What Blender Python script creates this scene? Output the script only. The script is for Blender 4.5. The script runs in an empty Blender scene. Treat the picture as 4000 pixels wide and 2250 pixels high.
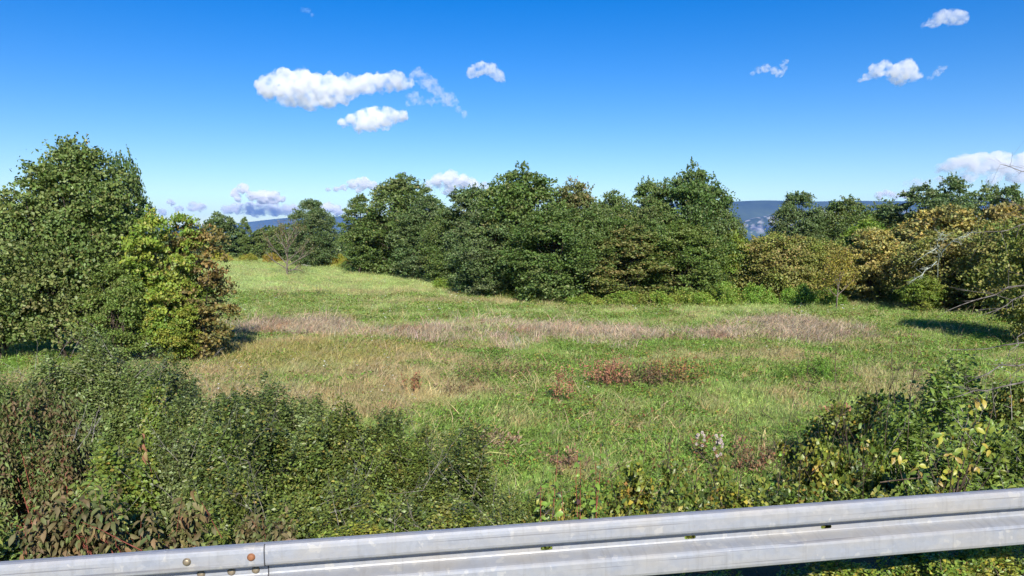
import bpy, bmesh, math, random
import numpy as np
from mathutils import Vector, Matrix, noise as mnoise

# ------------------------------------------------------------------ camera, sky, sun, exposure
scene = bpy.context.scene
COL = scene.collection
R = math.radians

CAM_Z = 2.2
cam_d = bpy.data.cameras.new('camera')
cam = bpy.data.objects.new('camera', cam_d)
COL.objects.link(cam)
cam.location = (0, 0, CAM_Z)
cam.rotation_euler = (R(90 - 3.8), 0, 0)
cam_d.sensor_width = 36
cam_d.lens = 26.2
cam_d.clip_start = 0.05
cam_d.clip_end = 80000
scene.camera = cam

SUN_EL, SUN_AZ = 31.5, 9.0          # the sun stands behind the viewer, a little to the right
world = bpy.data.worlds.new('World')
scene.world = world
world.use_nodes = True
wn, wl = world.node_tree.nodes, world.node_tree.links
wn.clear()
w_out = wn.new('ShaderNodeOutputWorld')
w_bg = wn.new('ShaderNodeBackground')
w_sky = wn.new('ShaderNodeTexSky')
w_sky.sky_type = 'NISHITA'
w_sky.sun_disc = False
w_sky.sun_elevation = R(SUN_EL)
w_sky.sun_rotation = R(180 - SUN_AZ)
w_sky.altitude = 200
w_sky.air_density = 1.0
w_sky.dust_density = 0.02
w_sky.ozone_density = 3.0
w_hs = wn.new('ShaderNodeHueSaturation')
w_hs.inputs['Hue'].default_value = 0.515
w_hs.inputs['Saturation'].default_value = 1.5
w_hs.inputs['Value'].default_value = 1.0
w_bg.inputs['Strength'].default_value = 0.086
wl.new(w_sky.outputs[0], w_hs.inputs['Color'])
wl.new(w_hs.outputs[0], w_bg.inputs['Color'])
wl.new(w_bg.outputs[0], w_out.inputs['Surface'])

sun_d = bpy.data.lights.new('sun', 'SUN')
sun_d.energy = 5.0
sun_d.angle = R(0.53)
sun_d.color = (1.0, 0.95, 0.86)
sun = bpy.data.objects.new('sun', sun_d)
COL.objects.link(sun)
_sd = Vector((math.sin(R(SUN_AZ)) * math.cos(R(SUN_EL)), -math.cos(R(SUN_AZ)) * math.cos(R(SUN_EL)), math.sin(R(SUN_EL))))
sun.rotation_euler = _sd.to_track_quat('Z', 'Y').to_euler()
sun.location = (4, -20, 30)

vs = scene.view_settings
vs.view_transform = 'Standard'
vs.look = 'None'
vs.exposure = 0.72
vs.gamma = 1.0
vs.use_curve_mapping = False

cy = scene.cycles
cy.max_bounces = 12
cy.diffuse_bounces = 2
cy.glossy_bounces = 2
cy.transmission_bounces = 3
cy.transparent_max_bounces = 6
cy.volume_bounces = 10
cy.use_denoising = True
cy.volume_step_rate = 0.4
cy.volume_max_steps = 256
cy.sample_clamp_indirect = 6.0
cy.use_adaptive_sampling = True
cy.adaptive_threshold = 0.02

# ------------------------------------------------------------------ helpers
def tag(o, label=None, cat=None, group=None, kind=None):
    if label: o['label'] = label
    if cat: o['category'] = cat
    if group: o['group'] = group
    if kind: o['kind'] = kind
    return o

def empty(name, loc=(0, 0, 0), rz=0.0, label=None, cat=None, group=None):
    o = bpy.data.objects.new(name, None)
    o.empty_display_size = 0.3
    COL.objects.link(o)
    o.location = loc
    o.rotation_euler = (0, 0, rz)
    return tag(o, label, cat, group)

def mesh_np(name, V, F, mat=None, col=None, smooth=False):
    """V (n,3), F (m,k) with equal k, col (n,3) -> mesh data"""
    V = np.ascontiguousarray(V, dtype=np.float32); F = np.ascontiguousarray(F, dtype=np.int32)
    me = bpy.data.meshes.new(name)
    m, k = F.shape
    me.vertices.add(len(V)); me.vertices.foreach_set('co', V.ravel())
    me.loops.add(m * k); me.loops.foreach_set('vertex_index', F.ravel())
    me.polygons.add(m)
    me.polygons.foreach_set('loop_start', np.arange(0, m * k, k, dtype=np.int32))
    if smooth:
        me.polygons.foreach_set('use_smooth', np.ones(m, dtype=bool))
    if col is not None:
        a = me.color_attributes.new('tint', 'FLOAT_COLOR', 'POINT')
        c4 = np.ones((len(V), 4), dtype=np.float32); c4[:, :3] = col
        a.data.foreach_set('color', c4.ravel())
    me.update(calc_edges=True)
    if mat: me.materials.append(mat)
    return me

def obj(name, me, parent=None, loc=None, rot=None):
    o = bpy.data.objects.new(name, me)
    COL.objects.link(o)
    if parent is not None: o.parent = parent
    if loc is not None: o.location = loc
    if rot is not None: o.rotation_euler = rot
    return o

def unit(v):
    return v / np.maximum(np.linalg.norm(v, axis=-1, keepdims=True), 1e-9)

def sstep(a, b, x):
    t = np.clip((np.asarray(x, dtype=float) - a) / (b - a), 0, 1)
    return t * t * (3 - 2 * t)

# smooth value noise on arrays (seeded lattice), used for terrain and for plant colour patches
def vnoise(x, y, s=1.0, seed=0):
    x = np.asarray(x, float) * s + 137.1 * seed; y = np.asarray(y, float) * s - 71.7 * seed
    xi = np.floor(x).astype(np.int64); yi = np.floor(y).astype(np.int64)
    fx = x - xi; fy = y - yi
    fx = fx * fx * (3 - 2 * fx); fy = fy * fy * (3 - 2 * fy)
    def h(i, j):
        n = (i * 374761393 + j * 668265263 + seed * 1442695041) & 0xffffffff
        n = ((n ^ (n >> 13)) * 1274126177) & 0xffffffff
        return ((n ^ (n >> 16)) & 0xffff) / 65535.0
    return (h(xi, yi) * (1 - fx) + h(xi + 1, yi) * fx) * (1 - fy) + (h(xi, yi + 1) * (1 - fx) + h(xi + 1, yi + 1) * fx) * fy

def fbm(x, y, s=1.0, seed=0, o=4):
    t = 0; a = .5; n = 0
    for k in range(o):
        t = t + a * vnoise(x, y, s * 2 ** k, seed + k); n += a; a *= .5
    return t / n

# the lie of the land: road verge, embankment, meadow, rise to the far left
def rail_y(x):
    return 3.568 + 0.1376 * x

def ground_z(x, y):
    x = np.asarray(x, float); y = np.asarray(y, float)
    xc = np.clip(x, -60, 60)
    s = (y - rail_y(xc)) * 0.991
    road = 0.019 * xc
    drop = sstep(0.35, 6.0, s)
    field = -2.3 + 1.3 * sstep(45, 110, y) * sstep(15, -35, x) + 0.25 * (fbm(x, y, .07, 3) - .5) + .12 * (fbm(x, y, .4, 9) - .5)
    field = field - 0.5 * sstep(400, 3000, np.hypot(x, y))
    z = road * (1 - drop) + field * drop
    return np.where(s < 0.3, road - 0.06, z)

# ------------------------------------------------------------------ materials
def new_mat(name):
    m = bpy.data.materials.new(name); m.use_nodes = True
    m.node_tree.nodes.clear()
    return m, m.node_tree.nodes, m.node_tree.links

def leaf_mat(name, trans=0.2, rough=0.5, spec=0.35, instancer=False, gain=1.0):
    m, n, l = new_mat(name)
    out = n.new('ShaderNodeOutputMaterial')
    at = n.new('ShaderNodeAttribute'); at.attribute_name = 'tint'
    base = at.outputs['Color']
    if instancer:
        a2 = n.new('ShaderNodeAttribute'); a2.attribute_type = 'INSTANCER'; a2.attribute_name = 'tint'
        mx = n.new('ShaderNodeMix'); mx.data_type = 'RGBA'; mx.blend_type = 'MULTIPLY'; mx.inputs['Factor'].default_value = 1
        l.new(base, mx.inputs['A']); l.new(a2.outputs['Color'], mx.inputs['B']); base = mx.outputs['Result']
    else:
        oi = n.new('ShaderNodeObjectInfo')
        mx = n.new('ShaderNodeMix'); mx.data_type = 'RGBA'; mx.blend_type = 'MULTIPLY'; mx.inputs['Factor'].default_value = 1
        l.new(base, mx.inputs['A']); l.new(oi.outputs['Color'], mx.inputs['B']); base = mx.outputs['Result']
    p = n.new('ShaderNodeBsdfPrincipled')
    p.inputs['Roughness'].default_value = rough
    p.inputs['Specular IOR Level'].default_value = spec
    l.new(base, p.inputs['Base Color'])
    t = n.new('ShaderNodeBsdfTranslucent')
    hs = n.new('ShaderNodeHueSaturation'); hs.inputs['Hue'].default_value = 0.485; hs.inputs['Saturation'].default_value = 1.15; hs.inputs['Value'].default_value = 1.3
    l.new(base, hs.inputs['Color']); l.new(hs.outputs[0], t.inputs['Color'])
    ms = n.new('ShaderNodeMixShader'); ms.inputs[0].default_value = trans
    l.new(p.outputs[0], ms.inputs[1]); l.new(t.outputs[0], ms.inputs[2]); l.new(ms.outputs[0], out.inputs['Surface'])
    return m

def bark_mat(name, c1, c2, scale=9.0):
    m, n, l = new_mat(name)
    out = n.new('ShaderNodeOutputMaterial'); p = n.new('ShaderNodeBsdfPrincipled')
    tc = n.new('ShaderNodeTexCoord'); mp = n.new('ShaderNodeMapping'); mp.inputs['Scale'].default_value = (1, 1, .25)
    nz = n.new('ShaderNodeTexNoise'); nz.inputs['Scale'].default_value = scale; nz.inputs['Detail'].default_value = 5
    cr = n.new('ShaderNodeValToRGB')
    cr.color_ramp.elements[0].position = .35; cr.color_ramp.elements[0].color = (*c1, 1)
    cr.color_ramp.elements[1].position = .68; cr.color_ramp.elements[1].color = (*c2, 1)
    bp = n.new('ShaderNodeBump'); bp.inputs['Strength'].default_value = .5; bp.inputs['Distance'].default_value = .02
    l.new(tc.outputs['Object'], mp.inputs[0]); l.new(mp.outputs[0], nz.inputs['Vector'])
    l.new(nz.outputs['Fac'], cr.inputs[0]); l.new(cr.outputs[0], p.inputs['Base Color'])
    l.new(nz.outputs['Fac'], bp.inputs['Height']); l.new(bp.outputs[0], p.inputs['Normal'])
    p.inputs['Roughness'].default_value = .9; p.inputs['Specular IOR Level'].default_value = .15
    l.new(p.outputs[0], out.inputs['Surface'])
    return m

M_LEAF = leaf_mat('leaf')
M_LEAF_NEAR = leaf_mat('leaf_near', trans=.22, rough=.42, spec=.4)
M_DRYLEAF = leaf_mat('dry_leaf', trans=.15, rough=.6, spec=.3)
M_GRASS = leaf_mat('grass_blade', trans=.3, rough=.55, spec=.25, instancer=True)
M_BARK = bark_mat('bark_brown', (.035, .026, .018), (.13, .105, .08))
M_BARK_GREY = bark_mat('bark_grey', (.075, .06, .048), (.22, .19, .155))
M_TWIG = bark_mat('twig_grey', (.14, .12, .10), (.36, .33, .29), 25)
M_TWIG_RED = bark_mat('twig_red', (.16, .04, .03), (.30, .10, .07), 25)
M_TWIG_DARK = bark_mat('twig_dark', (.05, .035, .025), (.16, .12, .09), 25)

# ------------------------------------------------------------------ ground: one sheet from the road to the horizon
def axis(lo, hi, fine, far):
    a = list(np.arange(lo, hi + 1e-6, fine)); s = fine
    while a[-1] < far: s *= 1.22; a.append(a[-1] + s)
    s = fine
    while a[0] > -far: s *= 1.22; a.insert(0, a[0] - s)
    a[0] = -far; a[-1] = far
    return np.array(a)

# --- what grows where on the meadow: every tint below is the plants' own colour
def patch(x, y, cx, cy, rx, ry, seed=1, rough=.55):
    d = np.hypot((x - cx) / rx, (y - cy) / ry) + rough * (fbm(x, y, .55, seed) - .5) * 2
    return sstep(1.12, .72, d)

def dry_band(x, y):
    c = 34.2 + 1.9 * sstep(6, 17, x) + 2.6 * sstep(-3, -14, x)
    w = 3.5 + .8 * np.sin(x * .45 + 1)
    d = np.abs(y - c + 4.0 * (fbm(x, y, .16, 21) - .5)) / w + 1.5 * (fbm(x, y, .42, 22) - .5)
    gaps = sstep(.40, .60, fbm(x, y * .7, .36, 23, 3))
    return sstep(1.25, .35, d) * sstep(-15.5, -11, x) * sstep(18.5, 14.5, x) * (.25 + .75 * gaps)

def dry_field(x, y):
    a = patch(x, y, -8.2, 26.0, 7.2, 6.6, 31, .7) * (.45 + .5 * sstep(.38, .58, fbm(x, y, .6, 38, 3)))
    b = patch(x, y, -3.6, 21.0, 3.6, 2.6, 32, .9) * .85
    c = patch(x, y, 9.6, 28.5, 2.6, 1.7, 33, .7) * .75
    d = patch(x, y, 11.5, 22.5, 2.5, 3.0, 36, .7) * .7
    e = patch(x, y, -10.5, 60, 7, 3.0, 34) * .45
    f = patch(x, y, -3.5, 52, 5, 2.0, 35) * .7
    g = sstep(.58, .74, fbm(x, y, .8, 37, 3)) * .5
    return np.clip(np.maximum.reduce([a, b, c, d, e, f, g]), 0, 1)

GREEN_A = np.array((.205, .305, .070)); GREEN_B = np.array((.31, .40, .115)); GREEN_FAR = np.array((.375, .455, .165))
DRY_PINK = np.array((.43, .34, .235)); DRY_STRAW = np.array((.40, .325, .165)); OLIVE = np.array((.29, .265, .07)); SOIL = np.array((.075, .055, .030))

def meadow_tint(x, y):
    x = np.asarray(x, float); y = np.asarray(y, float)
    n1 = fbm(x, y, .16, 11); n2 = fbm(x, y, .9, 12, 3)
    g = GREEN_A + (GREEN_B - GREEN_A) * np.clip((n1 - .3) * 2.2, 0, 1)[..., None]
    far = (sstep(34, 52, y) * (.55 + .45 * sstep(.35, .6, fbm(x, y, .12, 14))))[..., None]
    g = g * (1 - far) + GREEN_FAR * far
    g = g * (.78 + .44 * n2)[..., None]
    ol = (patch(x, y, -7, 28.5, 5.2, 3.4, 41, .9) * .75)[..., None]
    d = dry_field(x, y)[..., None]
    straw = DRY_STRAW * (.75 + .5 * n2)[..., None]
    g = g * (1 - d) + straw * d
    g = g * (1 - ol) + OLIVE * ol
    b = dry_band(x, y)[..., None]
    g = g * (1 - b * .7) + DRY_PINK * b * .7
    return g

xs = axis(-62, 62, .55, 17500.0); ys = axis(-6, 132, .55, 17500.0)
GX, GY = np.meshgrid(xs, ys)
GZ = ground_z(GX, GY)
gv = np.stack([GX, GY, GZ], -1).reshape(-1, 3)
ni, nj = GX.shape
ii, jj = np.meshgrid(np.arange(ni - 1), np.arange(nj - 1), indexing='ij')
gf = np.stack([ii * nj + jj, ii * nj + jj + 1, (ii + 1) * nj + jj + 1, (ii + 1) * nj + jj], -1).reshape(-1, 4)
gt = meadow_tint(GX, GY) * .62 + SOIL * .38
sl = sstep(-.3, .6, (GY - rail_y(np.clip(GX, -60, 60)))) * sstep(9, 5.5, (GY - rail_y(np.clip(GX, -60, 60))))
gt = gt * (1 - sl[..., None]) + SOIL * 1.1 * sl[..., None]
wood = np.clip(sstep(120, 220, np.hypot(GX, GY)), 0, 1)[..., None]
gt = gt * (1 - wood) + np.array((.05, .075, .025)) * (.7 + .6 * fbm(GX, GY, .004, 5))[..., None] * wood
m, n, l = new_mat('meadow_soil')
out = n.new('ShaderNodeOutputMaterial'); p = n.new('ShaderNodeBsdfPrincipled'); at = n.new('ShaderNodeAttribute'); at.attribute_name = 'tint'
nz = n.new('ShaderNodeTexNoise'); nz.inputs['Scale'].default_value = 3.2; nz.inputs['Detail'].default_value = 8; nz.inputs['Roughness'].default_value = .7
geo = n.new('ShaderNodeNewGeometry'); l.new(geo.outputs['Position'], nz.inputs['Vector'])
mr = n.new('ShaderNodeMapRange'); mr.inputs['To Min'].default_value = .55; mr.inputs['To Max'].default_value = 1.45; l.new(nz.outputs['Fac'], mr.inputs['Value'])
mx = n.new('ShaderNodeVectorMath'); mx.operation = 'SCALE'; l.new(at.outputs['Color'], mx.inputs[0]); l.new(mr.outputs[0], mx.inputs['Scale'])
bp = n.new('ShaderNodeBump'); bp.inputs['Strength'].default_value = .8; bp.inputs['Distance'].default_value = .12; l.new(nz.outputs['Fac'], bp.inputs['Height'])
l.new(mx.outputs[0], p.inputs['Base Color']); l.new(bp.outputs[0], p.inputs['Normal'])
p.inputs['Roughness'].default_value = .95; p.inputs['Specular IOR Level'].default_value = .1
l.new(p.outputs[0], out.inputs['Surface'])
ground = obj('ground', mesh_np('ground', gv, gf, m, gt.reshape(-1, 3), True))
tag(ground, kind='structure')

# ------------------------------------------------------------------ road behind the rail, where the viewer is
m, n, l = new_mat('asphalt')
out = n.new('ShaderNodeOutputMaterial'); p = n.new('ShaderNodeBsdfPrincipled')
nz = n.new('ShaderNodeTexNoise'); nz.inputs['Scale'].default_value = 60; nz.inputs['Detail'].default_value = 6
tc = n.new('ShaderNodeTexCoord'); l.new(tc.outputs['Object'], nz.inputs['Vector'])
cr = n.new('ShaderNodeValToRGB'); cr.color_ramp.elements[0].color = (.03, .03, .032, 1); cr.color_ramp.elements[1].color = (.085, .083, .08, 1)
l.new(nz.outputs['Fac'], cr.inputs[0]); l.new(cr.outputs[0], p.inputs['Base Color']); p.inputs['Roughness'].default_value = .85
l.new(p.outputs[0], out.inputs['Surface']); M_ASPHALT = m
rx = np.linspace(-60, 60, 61); rv = []; rf = []
for k, x in enumerate(rx):
    for off in (-7.6, -1.0):
        rv.append((x, rail_y(x) + off, .019 * x + .004 + .0))
for k in range(60): rf.append((2 * k, 2 * k + 2, 2 * k + 3, 2 * k + 1))
road = obj('road', mesh_np('road', np.array(rv), np.array(rf), M_ASPHALT)); tag(road, kind='structure')

# ------------------------------------------------------------------ far mountains
def mountain(name, prof, y0, depth, seed, base, rock_fn, nx=260, ny=40):
    """prof: (x, crest height) points; a ridge standing between y0 and y0+depth"""
    px_ = np.array([q[0] for q in prof]); pz_ = np.array([q[1] for q in prof])
    X = np.linspace(px_[0], px_[-1], nx); T = np.linspace(0, 1, ny)
    XX, TT = np.meshgrid(X, T)
    crest = np.interp(XX, px_, pz_) + 26 * (fbm(XX, TT * 0, .0016, seed, 5) - .5)
    shape = np.where(TT < .7, sstep(0, .7, TT) ** .8, 1 - .35 * sstep(.7, 1, TT))
    ZZ = crest * shape + (1 - np.abs(TT - .7)) * 0
    gul = (fbm(XX, TT * 2600, .0011, seed + 3, 5) - .5) * 120 * np.sin(np.pi * np.clip(TT / .7, 0, 1)) * (crest > 60)
    ZZ = np.maximum(ZZ + gul, -25) - 12 * (TT == 0)
    YY = y0 + depth * TT + 500 * (fbm(XX, TT * 0, .0004, seed + 7) - .5)
    V = np.stack([XX, YY, ZZ], -1).reshape(-1, 3)
    i, j = np.meshgrid(np.arange(ny - 1), np.arange(nx - 1), indexing='ij')
    F = np.stack([i * nx + j, i * nx + j + 1, (i + 1) * nx + j + 1, (i + 1) * nx + j], -1).reshape(-1, 4)
    c = np.array(base) * (.55 + .9 * fbm(XX, YY, .004, seed + 11, 4))[..., None]
    r = rock_fn(XX, YY, ZZ, TT)[..., None]
    c = c * (1 - r) + np.array((.36, .34, .32)) * r
    o = obj(name, mesh_np(name, V, F, M_MOUNT, c.reshape(-1, 3), True))
    return tag(o, kind='structure')

m, n, l = new_mat('mountain_woods')
out = n.new('ShaderNodeOutputMaterial'); p = n.new('ShaderNodeBsdfDiffuse'); at = n.new('ShaderNodeAttribute'); at.attribute_name = 'tint'
geo = n.new('ShaderNodeNewGeometry'); nz = n.new('ShaderNodeTexNoise'); nz.inputs['Scale'].default_value = .012; nz.inputs['Detail'].default_value = 6
l.new(geo.outputs['Position'], nz.inputs['Vector'])
mr = n.new('ShaderNodeMapRange'); mr.inputs['To Min'].default_value = .6; mr.inputs['To Max'].default_value = 1.4; l.new(nz.outputs['Fac'], mr.inputs['Value'])
mx = n.new('ShaderNodeVectorMath'); mx.operation = 'SCALE'; l.new(at.outputs['Color'], mx.inputs[0]); l.new(mr.outputs[0], mx.inputs['Scale'])
l.new(mx.outputs[0], p.inputs['Color']); l.new(p.outputs[0], out.inputs['Surface']); M_MOUNT = m

def rock_none(X, Y, Z, T): return X * 0
def rock_crest(X, Y, Z, T):
    return sstep(.62, .66, T) * sstep(.76, .7, T) * sstep(.45, .6, fbm(X, Y, .006, 61)) * .8
def rock_cliff(X, Y, Z, T):
    a = sstep(.50, .60, fbm(X, Y * .35, .026, 62, 4))
    return np.clip(a, 0, 1) * sstep(.12, .3, T)
mountain('mountain', [(-3500, 20), (-1500, 120), (600, 330), (2000, 480), (2950, 520), (3600, 528), (4300, 518), (5200, 524), (5900, 512), (6400, 520), (6900, 566), (7600, 548), (9000, 470), (11500, 380)],
         9200, 1800, 3, (.055, .075, .045), rock_crest)
mountain('rocky_spur', [(2200, 20), (2500, 130), (2700, 190), (2900, 245), (3200, 305), (3500, 335), (3900, 340), (5000, 320), (5900, 330), (6100, 400), (6350, 420), (6700, 330), (8500, 200)],
         8300, 1000, 8, (.06, .085, .05), rock_cliff)
mountain('far_hill', [(-11500, 60), (-9600, 130), (-8200, 180), (-6600, 215), (-5700, 255), (-5000, 330), (-4300, 395), (-3300, 430), (-2000, 380), (0, 260)],
         13200, 1800, 12, (.075, .10, .085), rock_none)

# ------------------------------------------------------------------ the air
m, n, l = new_mat('haze_air')
out = n.new('ShaderNodeOutputMaterial'); pv = n.new('ShaderNodeVolumePrincipled')
pv.inputs['Color'].default_value = (.16, .39, 1.0, 1); pv.inputs['Density'].default_value = 4.2e-5
l.new(pv.outputs[0], out.inputs['Volume'])
hx, hz0, hz1 = 17800.0, -30.0, 600.0
hv = np.array([(-hx, -hx, hz0), (hx, -hx, hz0), (hx, hx, hz0), (-hx, hx, hz0), (-hx, -hx, hz1), (hx, -hx, hz1), (hx, hx, hz1), (-hx, hx, hz1)])
hf = np.array([(0, 3, 2, 1), (4, 5, 6, 7), (0, 1, 5, 4), (1, 2, 6, 5), (2, 3, 7, 6), (3, 0, 4, 7)])
haze = obj('haze', mesh_np('haze', hv, hf, m)); tag(haze, 'thin blue air over the whole valley', kind='stuff')

# ------------------------------------------------------------------ clouds: lumps of real vapour
def cloud_mat(name, dens, size):
    """white vapour, thinning raggedly where the billows break up"""
    m, n, l = new_mat(name)
    out = n.new('ShaderNodeOutputMaterial'); pv = n.new('ShaderNodeVolumePrincipled')
    pv.inputs['Color'].default_value = (1, 1, 1, 1); pv.inputs['Anisotropy'].default_value = 0.0
    geo = n.new('ShaderNodeNewGeometry'); nz = n.new('ShaderNodeTexNoise'); nz.inputs['Scale'].default_value = 1.0 / size; nz.inputs['Detail'].default_value = 4; nz.inputs['Roughness'].default_value = .62
    l.new(geo.outputs['Position'], nz.inputs['Vector'])
    mr = n.new('ShaderNodeMapRange'); mr.interpolation_type = 'SMOOTHSTEP'; mr.inputs['From Min'].default_value = .40; mr.inputs['From Max'].default_value = .62; mr.inputs['To Max'].default_value = dens * 1.3
    l.new(nz.outputs['Fac'], mr.inputs['Value']); l.new(mr.outputs[0], pv.inputs['Density'])
    l.new(pv.outputs[0], out.inputs['Volume'])
    return m
def cloud_tex(sc, depth):
    t = bpy.data.textures.new('cloud_billow', 'CLOUDS'); t.noise_scale = sc; t.noise_depth = depth
    return t

_ico = bmesh.new(); bmesh.ops.create_icosphere(_ico, subdivisions=2, radius=1)
ICO_V = np.array([v.co[:] for v in _ico.verts]); ICO_F = np.array([[v.index for v in f.verts] for f in _ico.faces]); _ico.free()

def cloud(label, centre, scale, lumps, dens, seed, group=None, vox=.13, flat=.95, rough=1.0):
    """lumps: (across, up, radius) in cloud units, scale = metres per unit"""
    rng = np.random.default_rng(seed)
    V = []; F = []; b = 0
    rm = np.median([q[2] for q in lumps])
    for (a, u, r) in lumps:
        for k in range(3):
            off = rng.normal(0, .28, 3) * r if k else np.zeros(3)
            rr = r * (1 if k == 0 else rng.uniform(.5, .75))
            dy = rng.uniform(-.6, .6) * r
            rr = rr * 1.15
            v = ICO_V * np.array((rr * 1.08, rr * 1.2, rr * flat)) + np.array((a + off[0], dy + off[1], u + off[2] * .6))
            V.append(v * scale); F.append(ICO_F + b); b += len(ICO_V)
    me = mesh_np('cloud', np.concatenate(V), np.concatenate(F), cloud_mat('cloud_vapour', dens, rm * scale * 1.1))
    o = obj('cloud', me, loc=centre)
    rmod = o.modifiers.new('merge', 'REMESH'); rmod.mode = 'VOXEL'; rmod.voxel_size = rm * scale * vox
    for tex, st in ((cloud_tex(rm * scale * 1.3, 3), .9), (cloud_tex(rm * scale * .40, 3), .6)):
        d = o.modifiers.new('billow', 'DISPLACE'); d.texture = tex; d.texture_coords = 'GLOBAL'
        d.strength = rm * scale * st * rough; d.mid_level = .55
    return tag(o, label, 'cloud', group)

cloud('long white cumulus cloud, the largest in the sky', (-1530, 6500, 1297), 3.47,
      [(-160, 2, 30), (-125, 14, 34), (-85, 8, 36), (-45, 2, 32), (-5, -2, 32), (40, 4, 30), (80, 8, 27), (120, 12, 25), (155, 14, 25), (180, 8, 17), (-105, -24, 30), (-60, -32, 27), (-20, -24, 27), (25, -16, 24), (165, 30, 12), (-140, 30, 14)], .016, 1)
cloud('smaller white cumulus cloud just under the longest cloud', (-1192, 6500, 1027), 3.47,
      [(-75, -8, 13), (-50, -4, 18), (-20, 4, 24), (10, 8, 26), (40, 10, 23), (65, 10, 16), (82, 4, 9), (-35, -22, 14), (-5, -14, 20), (25, -8, 20)], .020, 2)
cloud('torn wispy cloud trailing off the end of the longest cloud', (-704, 6600, 1300), 3.52,
      [(-32, 34, 17), (-14, 20, 18), (2, 6, 17), (20, -6, 15), (38, -22, 18), (52, -30, 14), (-44, -20, 14), (-52, -32, 12), (-24, -28, 11), (-4, -26, 11), (14, -26, 11), (66, -48, 9), (84, -60, 8)], .006, 3, rough=1.5)
cloud('single small rounded cloud standing alone above the middle trees', (-232, 6500, 1425), 3.47,
      [(-28, 4, 16), (-8, 10, 18), (14, 8, 18), (32, -8, 14), (-36, -10, 8), (42, -18, 8)], .013, 4)
cloud('small curved wisp of cloud with an upturned end', (2222, 6500, 1458), 3.47,
      [(-45, -12, 6), (-30, -5, 9), (-12, 0, 11), (8, -6, 10), (22, -12, 10), (34, 0, 7), (36, 16, 7), (28, 8, 6)], .011, 5)
cloud('two-humped white cloud high over the yellow trees', (3263, 6500, 1425), 3.47,
      [(-78, -20, 7), (-58, -10, 12), (-35, 4, 18), (-20, 18, 15), (0, -4, 20), (25, 4, 24), (48, 2, 20), (62, -8, 14), (20, -16, 16)], .014, 6)
cloud('pale wisp beside the two-humped cloud', (3639, 6500, 1414), 3.47, [(-14, -10, 7), (0, 0, 9), (12, 10, 9), (20, 14, 6)], .007, 7)
cloud('soft white cloud nearest the top corner of the sky', (3690, 6500, 1872), 3.47,
      [(-50, -16, 8), (-30, -10, 13), (-8, 4, 18), (18, 4, 20), (40, 0, 16), (10, 16, 10)], .010, 8)
cloud('faint thread of cloud alone at the top of the sky', (-1622, 6000, 1789), 3.2, [(-8, 4, 6), (6, 0, 7), (14, -8, 5)], .0035, 9)
cloud('broad low cloud bank behind the bare twigs', (7568, 12000, 1150), 6.4,
      [(-110, -4, 14), (-85, 0, 22), (-50, 4, 28), (-15, 8, 28), (25, 10, 30), (65, 10, 30), (105, 10, 28), (150, 10, 30), (190, 8, 28), (-40, -18, 18), (20, -22, 22), (80, -24, 22), (140, -20, 22)], .008, 10)
cloud('thin grey cloud below the broad low cloud bank', (7246, 13000, 945), 6.94,
      [(-60, 0, 9), (-35, 3, 13), (-5, 0, 12), (25, 8, 12), (55, 8, 12), (-40, -10, 8)], .0045, 11)
cloud('small bright cloud peeping over the mountain ridge', (10149, 20000, 1180), 10.67, [(-36, -4, 10), (-15, 2, 12), (8, -2, 11), (30, 0, 11), (50, -2, 10)], .010, 12)
cloud('long flat grey-white cloud low over the far hill', (-8255, 24000, 1046), 12.8,
      [(-70, -10, 13), (-45, -6, 16), (-15, -8, 18), (15, -10, 18), (45, -8, 18), (75, -10, 15), (100, -8, 12)], .009, 13)
cloud('stacked small clouds above the far hill', (-7900, 23000, 1260), 12.3,
      [(-45, 12, 12), (-25, 22, 13), (-5, 4, 14), (20, 2, 18), (45, 0, 17), (65, -4, 10), (-40, -4, 9)], .020, 14)
cloud('pale flat-tailed cloud beside the tall oak top', (-3332, 16000, 1119), 8.54, [(-70, -8, 6), (-50, -8, 8), (-30, -4, 9), (-5, 4, 14), (20, 6, 16), (40, 2, 12), (10, -8, 10)], .016, 15)
cloud('bright rounded cloud behind the oak tops', (-1340, 16000, 1160), 8.54, [(-50, -4, 14), (-25, 6, 20), (5, 10, 22), (35, 6, 20), (60, -2, 16), (90, -4, 12), (0, -12, 18)], .014, 16)
cloud('faint grey cloud near the yellow maple top', (-10300, 24000, 1021), 12.8, [(-50, 10, 9), (-30, -4, 10), (5, 0, 12), (28, -2, 12), (-70, -14, 10)], .012, 17)
cloud('bright cloud between round oak and tall oaks', (-5964, 24000, 940), 12.8, [(-16, -4, 12), (5, 4, 14), (25, -2, 13)], .020, 18)
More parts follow.
